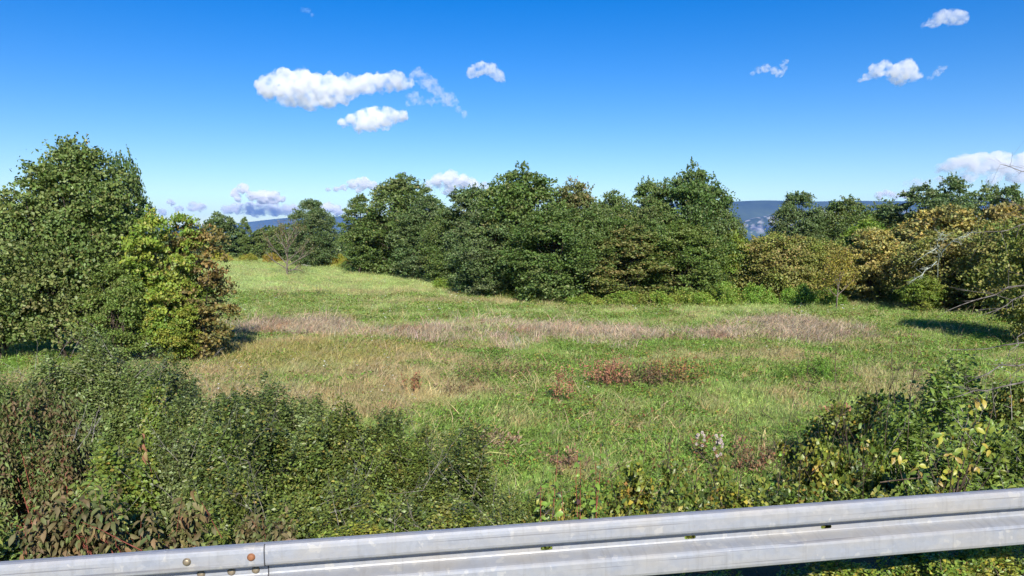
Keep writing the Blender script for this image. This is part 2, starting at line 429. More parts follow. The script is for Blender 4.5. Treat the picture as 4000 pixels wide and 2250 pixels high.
# ------------------------------------------------------------------ guardrail
def metal_mat():
    m, n, l = new_mat('galvanised_steel')
    out = n.new('ShaderNodeOutputMaterial'); p = n.new('ShaderNodeBsdfPrincipled')
    tc = n.new('ShaderNodeTexCoord')
    nz = n.new('ShaderNodeTexNoise'); nz.inputs['Scale'].default_value = 14; nz.inputs['Detail'].default_value = 5; nz.inputs['Distortion'].default_value = .6
    vo = n.new('ShaderNodeTexVoronoi'); vo.inputs['Scale'].default_value = 32; vo.inputs['Randomness'].default_value = 1
    # wobble the spangle cells
    wz = n.new('ShaderNodeTexNoise'); wz.inputs['Scale'].default_value = 30; wz.inputs['Detail'].default_value = 3
    vm = n.new('ShaderNodeVectorMath'); vm.operation = 'MULTIPLY_ADD'; vm.inputs[1].default_value = (.05, .05, .05)
    l.new(tc.outputs['Object'], nz.inputs['Vector']); l.new(tc.outputs['Object'], wz.inputs['Vector'])
    l.new(wz.outputs['Color'], vm.inputs[0]); l.new(tc.outputs['Object'], vm.inputs[2]); l.new(vm.outputs[0], vo.inputs['Vector'])
    sep = n.new('ShaderNodeSeparateColor'); l.new(vo.outputs['Color'], sep.inputs[0])
    # a few pale blotches of bare zinc
    cr = n.new('ShaderNodeValToRGB'); cr.color_ramp.interpolation = 'LINEAR'
    e = cr.color_ramp.elements; e[0].position = .0; e[0].color = (.275, .287, .312, 1); e[1].position = .94; e[1].color = (.305, .317, .342, 1)
    q = e.new(.97); q.color = (.37, .37, .37, 1)
    l.new(sep.outputs[0], cr.inputs[0])
    cr2 = n.new('ShaderNodeValToRGB'); e = cr2.color_ramp.elements; e[0].position = .3; e[0].color = (.88, .90, .95, 1); e[1].position = .7; e[1].color = (1.0, .98, .95, 1)
    l.new(nz.outputs['Fac'], cr2.inputs[0])
    mx = n.new('ShaderNodeMix'); mx.data_type = 'RGBA'; mx.blend_type = 'MULTIPLY'; mx.inputs['Factor'].default_value = 1
    l.new(cr.outputs[0], mx.inputs['A']); l.new(cr2.outputs[0], mx.inputs['B'])
    # long dark scratches along the beam
    mp = n.new('ShaderNodeMapping'); mp.inputs['Scale'].default_value = (.7, 30, 95); mp.inputs['Rotation'].default_value = (0, R(1.2), 0)
    l.new(tc.outputs['Object'], mp.inputs[0])
    sn = n.new('ShaderNodeTexNoise'); sn.inputs['Scale'].default_value = 1.0; sn.inputs['Detail'].default_value = 2
    l.new(mp.outputs[0], sn.inputs['Vector'])
    sm = n.new('ShaderNodeMapRange'); sm.inputs['From Min'].default_value = .635; sm.inputs['From Max'].default_value = .67; l.new(sn.outputs['Fac'], sm.inputs['Value'])
    mk = n.new('ShaderNodeMath'); mk.operation = 'MULTIPLY'; mk.inputs[1].default_value = .62; l.new(sm.outputs[0], mk.inputs[0])
    mx2 = n.new('ShaderNodeMix'); mx2.data_type = 'RGBA'; l.new(mk.outputs[0], mx2.inputs['Factor']); l.new(mx.outputs['Result'], mx2.inputs['A']); mx2.inputs['B'].default_value = (.10, .10, .12, 1)
    # road dust: broad warm patches and thin vertical runs
    dn = n.new('ShaderNodeTexNoise'); dn.inputs['Scale'].default_value = 1.0; dn.inputs['Detail'].default_value = 5
    dm = n.new('ShaderNodeMapping'); dm.inputs['Scale'].default_value = (3.0, 6, 9); l.new(tc.outputs['Object'], dm.inputs[0]); l.new(dm.outputs[0], dn.inputs['Vector'])
    dr = n.new('ShaderNodeMapRange'); dr.inputs['From Min'].default_value = .42; dr.inputs['From Max'].default_value = .72; dr.inputs['To Max'].default_value = .6; l.new(dn.outputs['Fac'], dr.inputs['Value'])
    mx3 = n.new('ShaderNodeMix'); mx3.data_type = 'RGBA'; l.new(dr.outputs[0], mx3.inputs['Factor']); l.new(mx2.outputs['Result'], mx3.inputs['A']); mx3.inputs['B'].default_value = (.335, .305, .262, 1)
    rn = n.new('ShaderNodeTexNoise'); rn.inputs['Scale'].default_value = 1.0; rn.inputs['Detail'].default_value = 3
    rm_ = n.new('ShaderNodeMapping'); rm_.inputs['Scale'].default_value = (48, 3, 3.5); l.new(tc.outputs['Object'], rm_.inputs[0]); l.new(rm_.outputs[0], rn.inputs['Vector'])
    rr_ = n.new('ShaderNodeMapRange'); rr_.inputs['From Min'].default_value = .55; rr_.inputs['From Max'].default_value = .75; rr_.inputs['To Max'].default_value = .4; l.new(rn.outputs['Fac'], rr_.inputs['Value'])
    mx4 = n.new('ShaderNodeMix'); mx4.data_type = 'RGBA'; l.new(rr_.outputs[0], mx4.inputs['Factor']); l.new(mx3.outputs['Result'], mx4.inputs['A']); mx4.inputs['B'].default_value = (.20, .195, .19, 1)
    l.new(mx4.outputs['Result'], p.inputs['Base Color'])
    p.inputs['Metallic'].default_value = .12; p.inputs['Specular IOR Level'].default_value = .35
    rr = n.new('ShaderNodeMapRange'); rr.inputs['To Min'].default_value = .38; rr.inputs['To Max'].default_value = .58; l.new(sep.outputs[1], rr.inputs['Value']); l.new(rr.outputs[0], p.inputs['Roughness'])
    bp = n.new('ShaderNodeBump'); bp.inputs['Strength'].default_value = .12; bp.inputs['Distance'].default_value = .01
    l.new(nz.outputs['Fac'], bp.inputs['Height']); l.new(bp.outputs[0], p.inputs['Normal'])
    l.new(p.outputs[0], out.inputs['Surface'])
    return m
M_STEEL = metal_mat()

def plain_mat(name, col, rough=.6, metal=0.0):
    m, n, l = new_mat(name)
    out = n.new('ShaderNodeOutputMaterial'); p = n.new('ShaderNodeBsdfPrincipled')
    nz = n.new('ShaderNodeTexNoise'); nz.inputs['Scale'].default_value = 40; nz.inputs['Detail'].default_value = 4
    tc = n.new('ShaderNodeTexCoord'); l.new(tc.outputs['Object'], nz.inputs['Vector'])
    cr = n.new('ShaderNodeValToRGB'); cr.color_ramp.elements[0].position = .3; cr.color_ramp.elements[1].position = .7
    cr.color_ramp.elements[0].color = (*[c * .72 for c in col], 1); cr.color_ramp.elements[1].color = (*[min(1, c * 1.2) for c in col], 1)
    l.new(nz.outputs['Fac'], cr.inputs[0]); l.new(cr.outputs[0], p.inputs['Base Color'])
    p.inputs['Roughness'].default_value = rough; p.inputs['Metallic'].default_value = metal
    l.new(p.outputs[0], out.inputs['Surface'])
    return m
M_BOLT = plain_mat('weathered_bolt', (.27, .22, .15), .5, .6)
M_RUST = plain_mat('rusty_bolt', (.25, .105, .045), .7, .2)
M_SEAM_SHADE = plain_mat('seam_shadow', (.05, .05, .055), .8)  # near-black colour that paints the shadow gap at the beam lap

# profile of the beam, (out towards the road, down from the top edge); local x runs along the rail
PROF = [(.033, .004), (.036, .000), (.060, -.001), (.074, .002), (.082, .012), (.085, .026), (.086, .050), (.086, .078), (.083, .089), (.076, .096),
        (.060, .102), (.024, .115), (.008, .121), (.002, .128), (.001, .136), (.001, .160), (.004, .167), (.016, .172), (.062, .182), (.076, .186), (.083, .192), (.086, .204),
        (.086, .250), (.085, .276), (.080, .290), (.068, .298), (.055, .300)]
SLOT_BAND = (14, 15)                      # the flat of the valley carries the slots

def beam_mesh(x0, x1, slots, lift=0.0, wob=1):
    cuts = sorted(set([x0, x1] + list(np.arange(math.ceil(x0 * 4) / 4, x1, .25)) + [c + s * .05 for c in slots for s in (-1, 1)]))
    cuts = [c for c in cuts if x0 <= c <= x1]
    bm = bmesh.new()
    rows = []
    for c in cuts:
        dent = .004 * (mnoise.noise((c * .8, 3.1, wob)))
        rows.append([bm.verts.new((c, -(p[0] + lift) - dent * (p[0] / .086), -p[1])) for p in PROF])
    for a in range(len(cuts) - 1):
        mid = (cuts[a] + cuts[a + 1]) / 2
        hole = next((s for s in slots if abs(s - mid) < .049), None)
        for k in range(len(PROF) - 1):
            q = (rows[a][k], rows[a + 1][k], rows[a + 1][k + 1], rows[a][k + 1])
            if hole is not None and k == SLOT_BAND[0]:
                # rounded slot: ring of verts inside the quad
                pz0, pz1 = PROF[k][1], PROF[k + 1][1]; zc = -(pz0 + pz1) / 2; hh = .0088; hw = .030
                yv = -(PROF[k][0] + lift)
                ring = []
                for t in range(16):
                    an = 2 * math.pi * t / 16
                    cx = (hw - hh) * (1 if math.cos(an) > 1e-6 else -1 if math.cos(an) < -1e-6 else 0) + hh * math.cos(an)
                    ring.append(bm.verts.new((hole + cx, yv, zc + hh * math.sin(an))))
                corners = {0: rows[a + 1][k], 4: rows[a][k], 8: rows[a][k + 1], 12: rows[a + 1][k + 1]}
                # corner order by angle: +x+z, -x+z, -x-z, +x-z
                order = [rows[a + 1][k], rows[a][k], rows[a][k + 1], rows[a + 1][k + 1]]
                for qd in range(4):
                    cv = order[qd]; nv = order[(qd + 1) % 4]
                    for t in range(4):
                        i0 = (qd * 4 + t) % 16; i1 = (qd * 4 + t + 1) % 16
                        bm.faces.new((cv, ring[i0], ring[i1]))
                    bm.faces.new((cv, ring[(qd * 4 + 4) % 16], nv))
            else:
                bm.faces.new(q)
    bmesh.ops.recalc_face_normals(bm, faces=bm.faces)
    me = bpy.data.meshes.new('rail_beam'); bm.to_mesh(me); bm.free()
    me.materials.append(M_STEEL)
    return me

def dome_bolt(mat, r=.0165, h=.011):
    bm = bmesh.new(); rings = []
    for k, (rr, hh) in enumerate(((1.12, 0.0), (1.12, .12), (1.0, .16), (.94, .55), (.72, .86), (.38, .98))):
        rings.append([bm.verts.new((rr * r * math.cos(t), -hh * h, rr * r * math.sin(t))) for t in np.linspace(0, 2 * math.pi, 16, endpoint=False)])
    for a, b in zip(rings, rings[1:]):
        for i in range(16): bm.faces.new((a[i], a[(i + 1) % 16], b[(i + 1) % 16], b[i])).smooth = True
    bm.faces.new(rings[-1]).smooth = True
    bmesh.ops.recalc_face_normals(bm, faces=bm.faces)
    me = bpy.data.meshes.new('bolt'); bm.to_mesh(me); bm.free(); me.materials.append(mat)
    return me

def extrude_profile(pts, z0, z1, mat, name):
    bm = bmesh.new()
    lo = [bm.verts.new((x, y, z0)) for x, y in pts]; hi = [bm.verts.new((x, y, z1)) for x, y in pts]
    for i in range(len(pts)):
        j = (i + 1) % len(pts); bm.faces.new((lo[i], lo[j], hi[j], hi[i]))
    bm.faces.new(hi); bm.faces.new(lo[::-1])
    bmesh.ops.recalc_face_normals(bm, faces=bm.faces)
    me = bpy.data.meshes.new(name); bm.to_mesh(me); bm.free(); me.materials.append(mat)
    return me

A_ = Vector((-2.295, 3.252, CAM_Z - 1.428)); B_ = Vector((2.77, 3.949, CAM_Z - 1.329))
dirv = (B_ - A_).normalized()
mid_ = (A_ + B_) / 2
rail = empty('guardrail', mid_, 0, 'galvanised steel roadside guardrail with two ribs running along the bottom', 'guardrail')
ex = dirv; ey = Vector((-ex.y, ex.x, 0)).normalized(); ez = ex.cross(ey)
rail.rotation_euler = Matrix((ex, ey, ez)).transposed().to_euler()
JX = -1.40                                   # where the nearer beam laps over the next one
ob = obj('rail_beam', beam_mesh(-9.0, JX, [JX - 1.45 - .7 * k for k in range(6)], .0045, 2), rail)
ob = obj('rail_beam', beam_mesh(JX - .32, 9.0, [-.07, .67, 1.41, 4.4, 5.1], 0, 5), rail)
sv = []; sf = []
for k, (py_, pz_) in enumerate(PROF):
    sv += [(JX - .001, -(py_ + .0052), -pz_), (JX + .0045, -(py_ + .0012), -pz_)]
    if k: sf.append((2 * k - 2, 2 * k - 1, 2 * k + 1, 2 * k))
obj('seam_shade', mesh_np('seam_shade', np.array(sv), np.array(sf), M_SEAM_SHADE), rail)  # added dark strip along the profile, painted shadow of the lap
bolt_me = dome_bolt(M_BOLT); rust_me = dome_bolt(M_RUST)
for bx, bz, me in ((JX - .335, .045, bolt_me), (JX - .055, .045, rust_me), (JX - .335, .240, bolt_me), (JX - .055, .240, bolt_me)):
    b = obj('bolt', me, rail, (bx, -.0905, -bz))
obj('bolt', bolt_me, rail, (JX - .055, -.0065, -.142)); obj('bolt', bolt_me, rail, (JX - .165, -.0065, -.142)); obj('bolt', bolt_me, rail, (JX - .30, -.0065, -.142))
cp = [(-.05, .012), (.05, .012), (.05, .018), (-.044, .018), (-.044, .130), (.05, .130), (.05, .136), (-.05, .136)]
for pxx in (-7.16, -3.16, JX - .2 + .28 - .24, 2.84 + 4.0):
    obj('post', extrude_profile(cp, -1.25, -.13, M_STEEL, 'post'), rail, (pxx, 0, 0))


M_WHITE = plain_mat('white_plastic', (.72, .73, .74), .5); M_NAVY = plain_mat('navy_band', (.02, .035, .16), .4)

# ------------------------------------------------------------------ plant building blocks
LEAF_SIMPLE_V = np.array([(-.5, 0, 0), (-.05, .5, .12), (.5, 0, 0), (-.05, -.5, .12)]); LEAF_SIMPLE_F = np.array([(0, 1, 2), (0, 2, 3)])
# a fuller leaf: midrib, two margins, arched and folded
LEAF_FULL_V = np.array([(-.5, 0, 0), (-.22, .36, .10), (-.20, 0, .05), (-.22, -.36, .10), (.12, .42, .07), (.12, 0, 0), (.12, -.42, .07), (.5, 0, -.22)])
LEAF_FULL_F = np.array([(0, 2, 1), (0, 3, 2), (1, 2, 5), (1, 5, 4), (2, 3, 6), (2, 6, 5), (4, 5, 7), (5, 6, 7)])

LEAF_MID_V = np.array([(-.5, 0, 0), (-.08, .5, .10), (-.02, 0, .03), (-.08, -.5, .10), (.5, 0, -.16)]); LEAF_MID_F = np.array([(0, 2, 1), (0, 3, 2), (1, 2, 4), (2, 3, 4)])

def leaves_mesh(C, U, N, L, W, col, full=False):
    """centres, long axes, normals, lengths, widths, colours -> V, F, colours"""
    T, TF = (LEAF_MID_V, LEAF_MID_F) if full == 'mid' else (LEAF_FULL_V, LEAF_FULL_F) if full else (LEAF_SIMPLE_V, LEAF_SIMPLE_F)
    U = unit(U); Vv = unit(np.cross(N, U)); Nn = np.cross(U, Vv)
    k = len(T); n = len(C)
    P = (C[:, None, :] + T[None, :, 0, None] * (U * L[:, None])[:, None, :] + T[None, :, 1, None] * (Vv * W[:, None])[:, None, :]
         + T[None, :, 2, None] * (Nn * L[:, None])[:, None, :])
    F = TF[None] + (np.arange(n) * k)[:, None, None]
    return P.reshape(-1, 3), F.reshape(-1, 3), np.repeat(col, k, axis=0)

def tubes(paths, sides=5):
    """paths: list of (points (n,3), radii (n)) -> V, F(quads as tris)"""
    V = []; F = []; b = 0
    an = np.linspace(0, 2 * np.pi, sides, endpoint=False); ca, sa = np.cos(an), np.sin(an)
    for P, r in paths:
        P = np.asarray(P, float); r = np.asarray(r, float); n = len(P)
        T = unit(np.gradient(P, axis=0))
        ref = np.where(np.abs(T[:, 2:3]) > .9, np.array([[1., 0, 0]]), np.array([[0, 0, 1.]]))
        A = unit(np.cross(T, ref)); B = np.cross(T, A)
        ring = P[:, None, :] + r[:, None, None] * (ca[None, :, None] * A[:, None, :] + sa[None, :, None] * B[:, None, :])
        V.append(ring.reshape(-1, 3))
        i, j = np.meshgrid(np.arange(n - 1), np.arange(sides), indexing='ij'); j2 = (j + 1) % sides
        q = np.stack([i * sides + j, i * sides + j2, (i + 1) * sides + j2, (i + 1) * sides + j], -1).reshape(-1, 4) + b
        F.append(q); b += n * sides
    return np.concatenate(V), np.concatenate(F)

def bent(p0, p1, rng, n=6, wob=.08, sag=0.0):
    p0 = np.asarray(p0, float); p1 = np.asarray(p1, float)
    t = np.linspace(0, 1, n)[:, None]
    P = p0 + (p1 - p0) * t
    L = np.linalg.norm(p1 - p0)
    off = rng.normal(0, wob * L, (n, 3)); off[0] = 0
    off = np.cumsum(off, 0) * .35
    P = P + off * t; P[:, 2] += sag * L * (t[:, 0] * (1 - t[:, 0])) * 4
    return P

def pick_cols(rng, n, pal, wts, jit=.16):
    pal = np.array(pal); w = np.array(wts, float); w /= w.sum()
    c = pal[rng.choice(len(pal), n, p=w)]
    c = c * (1 + rng.normal(0, jit, (n, 1))) * (1 + rng.normal(0, jit * .35, (n, 3)))
    return np.clip(c, .008, .8)

# palettes: leaf colours; HEDGE also carries painted highlight and shade tones
OAK = ([(0.07, 0.125, 0.029), (0.102, 0.16, 0.035), (0.129, 0.186, 0.047), (0.164, 0.199, 0.067), (0.224, 0.193, 0.081)], [3, 4, 3, 1.6, 0.5])
OAK_BLUE = ([(0.069, 0.119, 0.04), (0.097, 0.151, 0.045), (0.129, 0.177, 0.058), (0.215, 0.236, 0.114)], [3, 4, 3, 1])
OAK_BROWN = ([(0.085, 0.138, 0.035), (0.121, 0.164, 0.045), (0.176, 0.178, 0.059), (0.243, 0.184, 0.081), (0.268, 0.157, 0.075)], [2, 3, 3, 2, 1])
OLIVE_T = ([(0.146, 0.205, 0.038), (0.21, 0.229, 0.052), (0.278, 0.246, 0.07), (0.349, 0.263, 0.087), (0.139, 0.18, 0.044)], [2, 3, 3, 2, 2])
YELLOW_T = ([(0.394, 0.317, 0.071), (0.487, 0.389, 0.084), (0.347, 0.332, 0.104), (0.278, 0.288, 0.094), (0.418, 0.288, 0.104), (0.171, 0.188, 0.065), (0.131, 0.166, 0.059)], [3, 3, 3, 2, 1.5, 3, 2])
LIME_T = ([(0.14, 0.228, 0.036), (0.194, 0.285, 0.042), (0.248, 0.308, 0.054), (0.108, 0.182, 0.03), (0.324, 0.319, 0.06)], [3, 3, 2, 2, 1])
MAPLE = ([(0.158, 0.251, 0.036), (0.218, 0.296, 0.042), (0.297, 0.331, 0.048), (0.099, 0.194, 0.03), (0.356, 0.296, 0.06), (0.327, 0.194, 0.06)], [3, 3.5, 2.5, 1.5, 1.5, 0.5])
RUST = ([(0.184, 0.13, 0.043), (0.248, 0.169, 0.054), (0.324, 0.195, 0.059), (0.151, 0.156, 0.043), (0.281, 0.247, 0.065), (0.13, 0.098, 0.032), (0.13, 0.14, 0.045), (0.17, 0.18, 0.05)], [3, 3, 2, 2, 1.5, 1.5, 3, 2.5])
BRACKEN = ([(0.144, 0.259, 0.037), (0.201, 0.316, 0.045), (0.259, 0.345, 0.055), (0.345, 0.302, 0.066), (0.316, 0.201, 0.066)], [3, 3, 2, 1, 0.6])
GREYGREEN = ([(0.111, 0.167, 0.039), (0.148, 0.208, 0.054), (0.193, 0.249, 0.074), (0.089, 0.135, 0.03), (0.251, 0.239, 0.069), (0.24, 0.27, 0.12), (0.045, 0.06, 0.022)], [3, 3, 2, 2, 0.6, 1.4, 2])
HEDGE = ([(0.098, 0.146, 0.031), (0.139, 0.19, 0.038), (0.194, 0.235, 0.048), (0.068, 0.107, 0.025), (0.334, 0.246, 0.056), (0.25, 0.32, 0.07), (0.045, 0.065, 0.018)], [3, 3, 2, 2, 0.7, 1.6, 2.2])  # palest and darkest greens put highlights and shaded gaps into the leaf colour
BRIGHT = ([(0.133, 0.199, 0.033), (0.184, 0.24, 0.044), (0.102, 0.158, 0.033), (0.286, 0.257, 0.055), (0.367, 0.182, 0.055)], [3, 3, 2, 1, 0.5])
BROWNLEAF = ([(0.136, 0.096, 0.043), (0.184, 0.128, 0.064), (0.104, 0.068, 0.038), (0.16, 0.152, 0.06), (0.08, 0.096, 0.03), (0.2, 0.104, 0.06), (0.072, 0.04, 0.025), (0.07, 0.11, 0.03), (0.11, 0.16, 0.04)], [3, 2.5, 2, 2, 1.5, 1.5, 1.5, 3, 2])
REDLEAF = ([(0.133, 0.066, 0.041), (0.172, 0.11, 0.059), (0.101, 0.077, 0.032), (0.125, 0.143, 0.045), (0.086, 0.132, 0.032), (0.1, 0.15, 0.04), (0.13, 0.18, 0.045)], [3, 2.5, 2, 1.5, 2, 3, 3])
BRAMBLE = ([(0.09, 0.144, 0.029), (0.14, 0.204, 0.037), (0.198, 0.259, 0.046), (0.33, 0.288, 0.058), (0.529, 0.379, 0.065), (0.43, 0.182, 0.065), (0.066, 0.091, 0.029)], [3, 3.2, 2.6, 1.2, 0.7, 0.5, 1.5])
ELDER = ([(0.103, 0.167, 0.03), (0.14, 0.214, 0.035), (0.186, 0.262, 0.045), (0.279, 0.318, 0.059)], [3, 3, 2, 1])

def crown_mesh(seed, H, Rad, n_leaf, pal, leaf=.15, base=.12, wide=.42, lobes=26, spikes=34, prof_r=(.70, .95, 1.0, .86, .60, .30), asp=.72, clump=.25, top=1.0):
    """crown of a broadleaf tree: lobes of flattened sprays of leaves, with shoots standing out of the top"""
    rng = np.random.default_rng(seed)
    lob = []
    for k in range(lobes):
        t = (k + .5) / lobes; t = np.clip(t + rng.normal(0, .03), .02, .98)
        prof = np.interp(t, [0, wide * .5, wide, .72, .90, 1.0], prof_r)
        a = k * 2.39996 + rng.normal(0, .35)
        s = Rad * rng.uniform(.30, .46) * (1.0 if t < .7 else .85)
        r = max(prof * Rad - s * .75, 0) * rng.uniform(.82, 1.12)
        z = H * (base + (1 - base) * t) - s * .45 * (t > .8)
        lob.append((np.array((r * np.cos(a), r * np.sin(a), z)), s))
    for k in range(lobes // 3):     # fill the heart of the crown
        t = rng.uniform(.1, .8); a = rng.uniform(0, 6.28); r = rng.uniform(0, .35) * Rad
        lob.append((np.array((r * np.cos(a), r * np.sin(a), H * (base + (1 - base) * t))), Rad * .36))
    w = np.array([s * s for _, s in lob]); w /= w.sum()
    C = []; U = []; N = []; LL = []; CC = []
    for (c, s), ww in zip(lob, w):
        n = int(n_leaf * ww)
        ns = max(7, int(n / 55))
        d = unit(rng.normal(0, 1, (ns * 3, 3)) + np.array((0, 0, .35)))
        outw = unit(np.array((c[0], c[1], (c[2] - H * .45) * .6)) + 1e-6)
        d = d[(d @ outw) > -.45][:ns]; ns = len(d)
        sp = c + d * s * rng.uniform(.70, 1.12, (ns, 1)) * np.array((1, 1, .85))
        spc = pick_cols(rng, ns, *pal, jit=.10) * .6 + pick_cols(rng, 1, *pal, jit=.18) * .4
        idx = rng.integers(0, ns, n)
        off = rng.normal(0, 1, (n, 3)) * np.array((clump, clump, clump * .42)) * s
        droop = -(off[:, 0] ** 2 + off[:, 1] ** 2) / max(s, .1) * .5
        off[:, 2] += droop
        P = sp[idx] + off
        col = spc[idx] * .55 + pick_cols(rng, n, *pal, jit=.28) * .45
        nn = unit(np.array((0, 0, .5)) + d[idx] * .6 + rng.normal(0, .75, (n, 3)))
        uu = d[idx] * .7 + rng.normal(0, .8, (n, 3))
        C.append(P); N.append(nn); U.append(uu); CC.append(col); LL.append(leaf * rng.uniform(.55, 1.45, n))
    # shoots on the outline
    for k in range(spikes):
        (c, s) = lob[rng.integers(int(lobes * .45), lobes)]
        d = unit(np.array((rng.normal(0, .5), rng.normal(0, .5), 1.0)))
        L = rng.uniform(.3, .85) * top * H * .085
        n = int(rng.integers(10, 24)); tt = rng.uniform(0, 1, n)
        st = c + unit(np.array((rng.normal(), rng.normal(), .9 + rng.random()))) * s * .9
        P = st + d * L * tt[:, None] + rng.normal(0, leaf * .40, (n, 3)) * (1.2 - tt[:, None] * .8)
        C.append(P); N.append(unit(rng.normal(0, .6, (n, 3)) + np.array((0, -.2, .6)))); U.append(d + rng.normal(0, .7, (n, 3)))
        CC.append(pick_cols(rng, n, *pal)); LL.append(leaf * rng.uniform(.6, 1.1, n))
    C = np.concatenate(C); U = np.concatenate(U); N = np.concatenate(N); LL = np.concatenate(LL); CC = np.concatenate(CC)
    C[:, 2] = np.maximum(C[:, 2], .12)
    V, F, col = leaves_mesh(C, U, N, LL, LL * asp, CC)
    return V, F, col, lob

def trunk_mesh(seed, H, Rad, lob, r0=.16, stems=1, fork=.25, mat=None):
    rng = np.random.default_rng(seed + 500)
    paths = []
    for s in range(stems):
        off = rng.normal(0, .22, 2) * (stems > 1)
        topp = np.array((rng.normal(0, .12) * Rad, rng.normal(0, .12) * Rad, H * .78))
        if stems > 1: topp[:2] += off * 4
        P = bent((off[0], off[1], -.25), topp, rng, 9, .035)
        r = r0 * (1 if stems == 1 else .62) * np.linspace(1, .12, 9) ** .8; r[0] *= 1.35
        paths.append((P, r))
    for k, (c, s) in enumerate(lob):
        P0, r_ = paths[k % stems]
        t = np.clip(fork + (c[2] / H - fork) * .55, .12, .8); i = int(t * 8)
        b = P0[i]
        paths.append((bent(b, c, rng, 5, .06, .05), r_[i] * np.linspace(.55, .08, 5)))
    V, F = tubes(paths, 6)
    return mesh_np('trunk', V, F, mat or M_BARK, None, True)

class TreeKind:
    """one modelled tree whose crown and trunk meshes may be shared by trees of its kind"""
    def __init__(s, seed, H, Rad, n_leaf, pal, r0=.16, stems=1, mat=None, lmat=None, **kw):
        V, F, col, lob = crown_mesh(seed, H, Rad, n_leaf, pal, **kw)
        s.crown = mesh_np('crown', V, F, lmat or M_LEAF, col); s.H, s.R = H, Rad
        s.trunk = trunk_mesh(seed, H, Rad, lob, r0, stems, mat=mat)

def tree(name, kind, x, y, h, r, rz, label, cat='tree', group=None, tone=(1, 1, 1), lean=(0, 0)):
    e = empty(name, (x, y, float(ground_z(x, y)) - .05), rz, label, cat, group)
    e.scale = (r / kind.R, r / kind.R, h / kind.H)
    e.rotation_euler = (lean[0], lean[1], rz)
    obj('trunk', kind.trunk, e)
    c = obj('crown', kind.crown, e); c.color = (*tone, 1)
    return e

# --- shrubs: sprigs with leaves along them
def sprig_leaves(rng, P, D, L, m, leaf, pal, wide=.5, droop=.3, sdroop=.15, fold=.6, spread=.9, jit=.22, ci=None):
    n = len(P)
    s = (np.arange(m)[None, :] + rng.uniform(.2, .9, (n, m))) / m
    a = unit(np.cross(D, rng.normal(0, 1, (n, 3)))); b = np.cross(D, a)
    ph = rng.uniform(0, 6.28, (n, 1)) + np.arange(m)[None, :] * 2.4
    side = np.cos(ph)[..., None] * a[:, None, :] + np.sin(ph)[..., None] * b[:, None, :]
    pos = P[:, None, :] + D[:, None, :] * (L[:, None] * s)[..., None]
    pos[..., 2] -= sdroop * (L[:, None] * s * s)
    u = D[:, None, :] * .45 + side * spread; u[..., 2] -= droop
    u = unit(u.reshape(-1, 3))
    ll = leaf * rng.uniform(.6, 1.25, n * m)
    c = pos.reshape(-1, 3) + u * (ll * .5)[:, None]
    nn = unit(np.array((0, -.15, .8)) + rng.normal(0, fold, (n * m, 3)))
    base = pick_cols(rng, n, *pal, jit=.1)
    if ci is not None: base = base * .4 + pick_cols(rng, int(ci.max()) + 1, *pal, jit=.22)[ci] * .6
    col = np.repeat(base, m, axis=0) * .5 + pick_cols(rng, n * m, *pal, jit=jit) * .5
    return c, u, nn, ll, ll * wide, col

def dome_points(rng, n, H, rx, ry, shell=.55, flat=.9, ids=None):
    """points through a lumpy dome, thickest near its surface; with outward directions"""
    d = unit(rng.normal(0, 1, (n, 3)) * np.array((1, 1, .9))); d[:, 2] = np.abs(d[:, 2]) ** flat
    ph = np.arctan2(d[:, 1], d[:, 0])
    lump = 1 + .16 * np.sin(3 * ph + rng.uniform(0, 6)) + .10 * np.sin(7 * ph + 5 * d[:, 2] + rng.uniform(0, 6)) + .10 * np.sin(11 * d[:, 2] + 2 * ph)
    rr = (shell + (1 - shell) * rng.random(n) ** .6) * lump
    if n > 200:                 # sprigs stand in clumps, with deeper growth showing between
        nc = n // 62; ci = rng.integers(0, nc, n); inner = rng.random(n) < .34
        d2 = unit(d[:nc][ci] + rng.normal(0, .13, (n, 3)))
        r2 = (rr[:nc] * .35 + .65 * lump[:nc])[ci] * (1 - (1 - shell) * .35 * rng.random(n) ** 1.5)
        d = np.where(inner[:, None], d, d2); d[:, 2] = np.abs(d[:, 2])
        rr = np.where(inner, lump * rng.uniform(.55, .80, n), r2)
        if ids is not None: ids.append(ci)
    P = d * rr[:, None] * np.array((rx, ry, H * .88)); P[:, 2] = np.maximum(P[:, 2], .05)
    return P, d

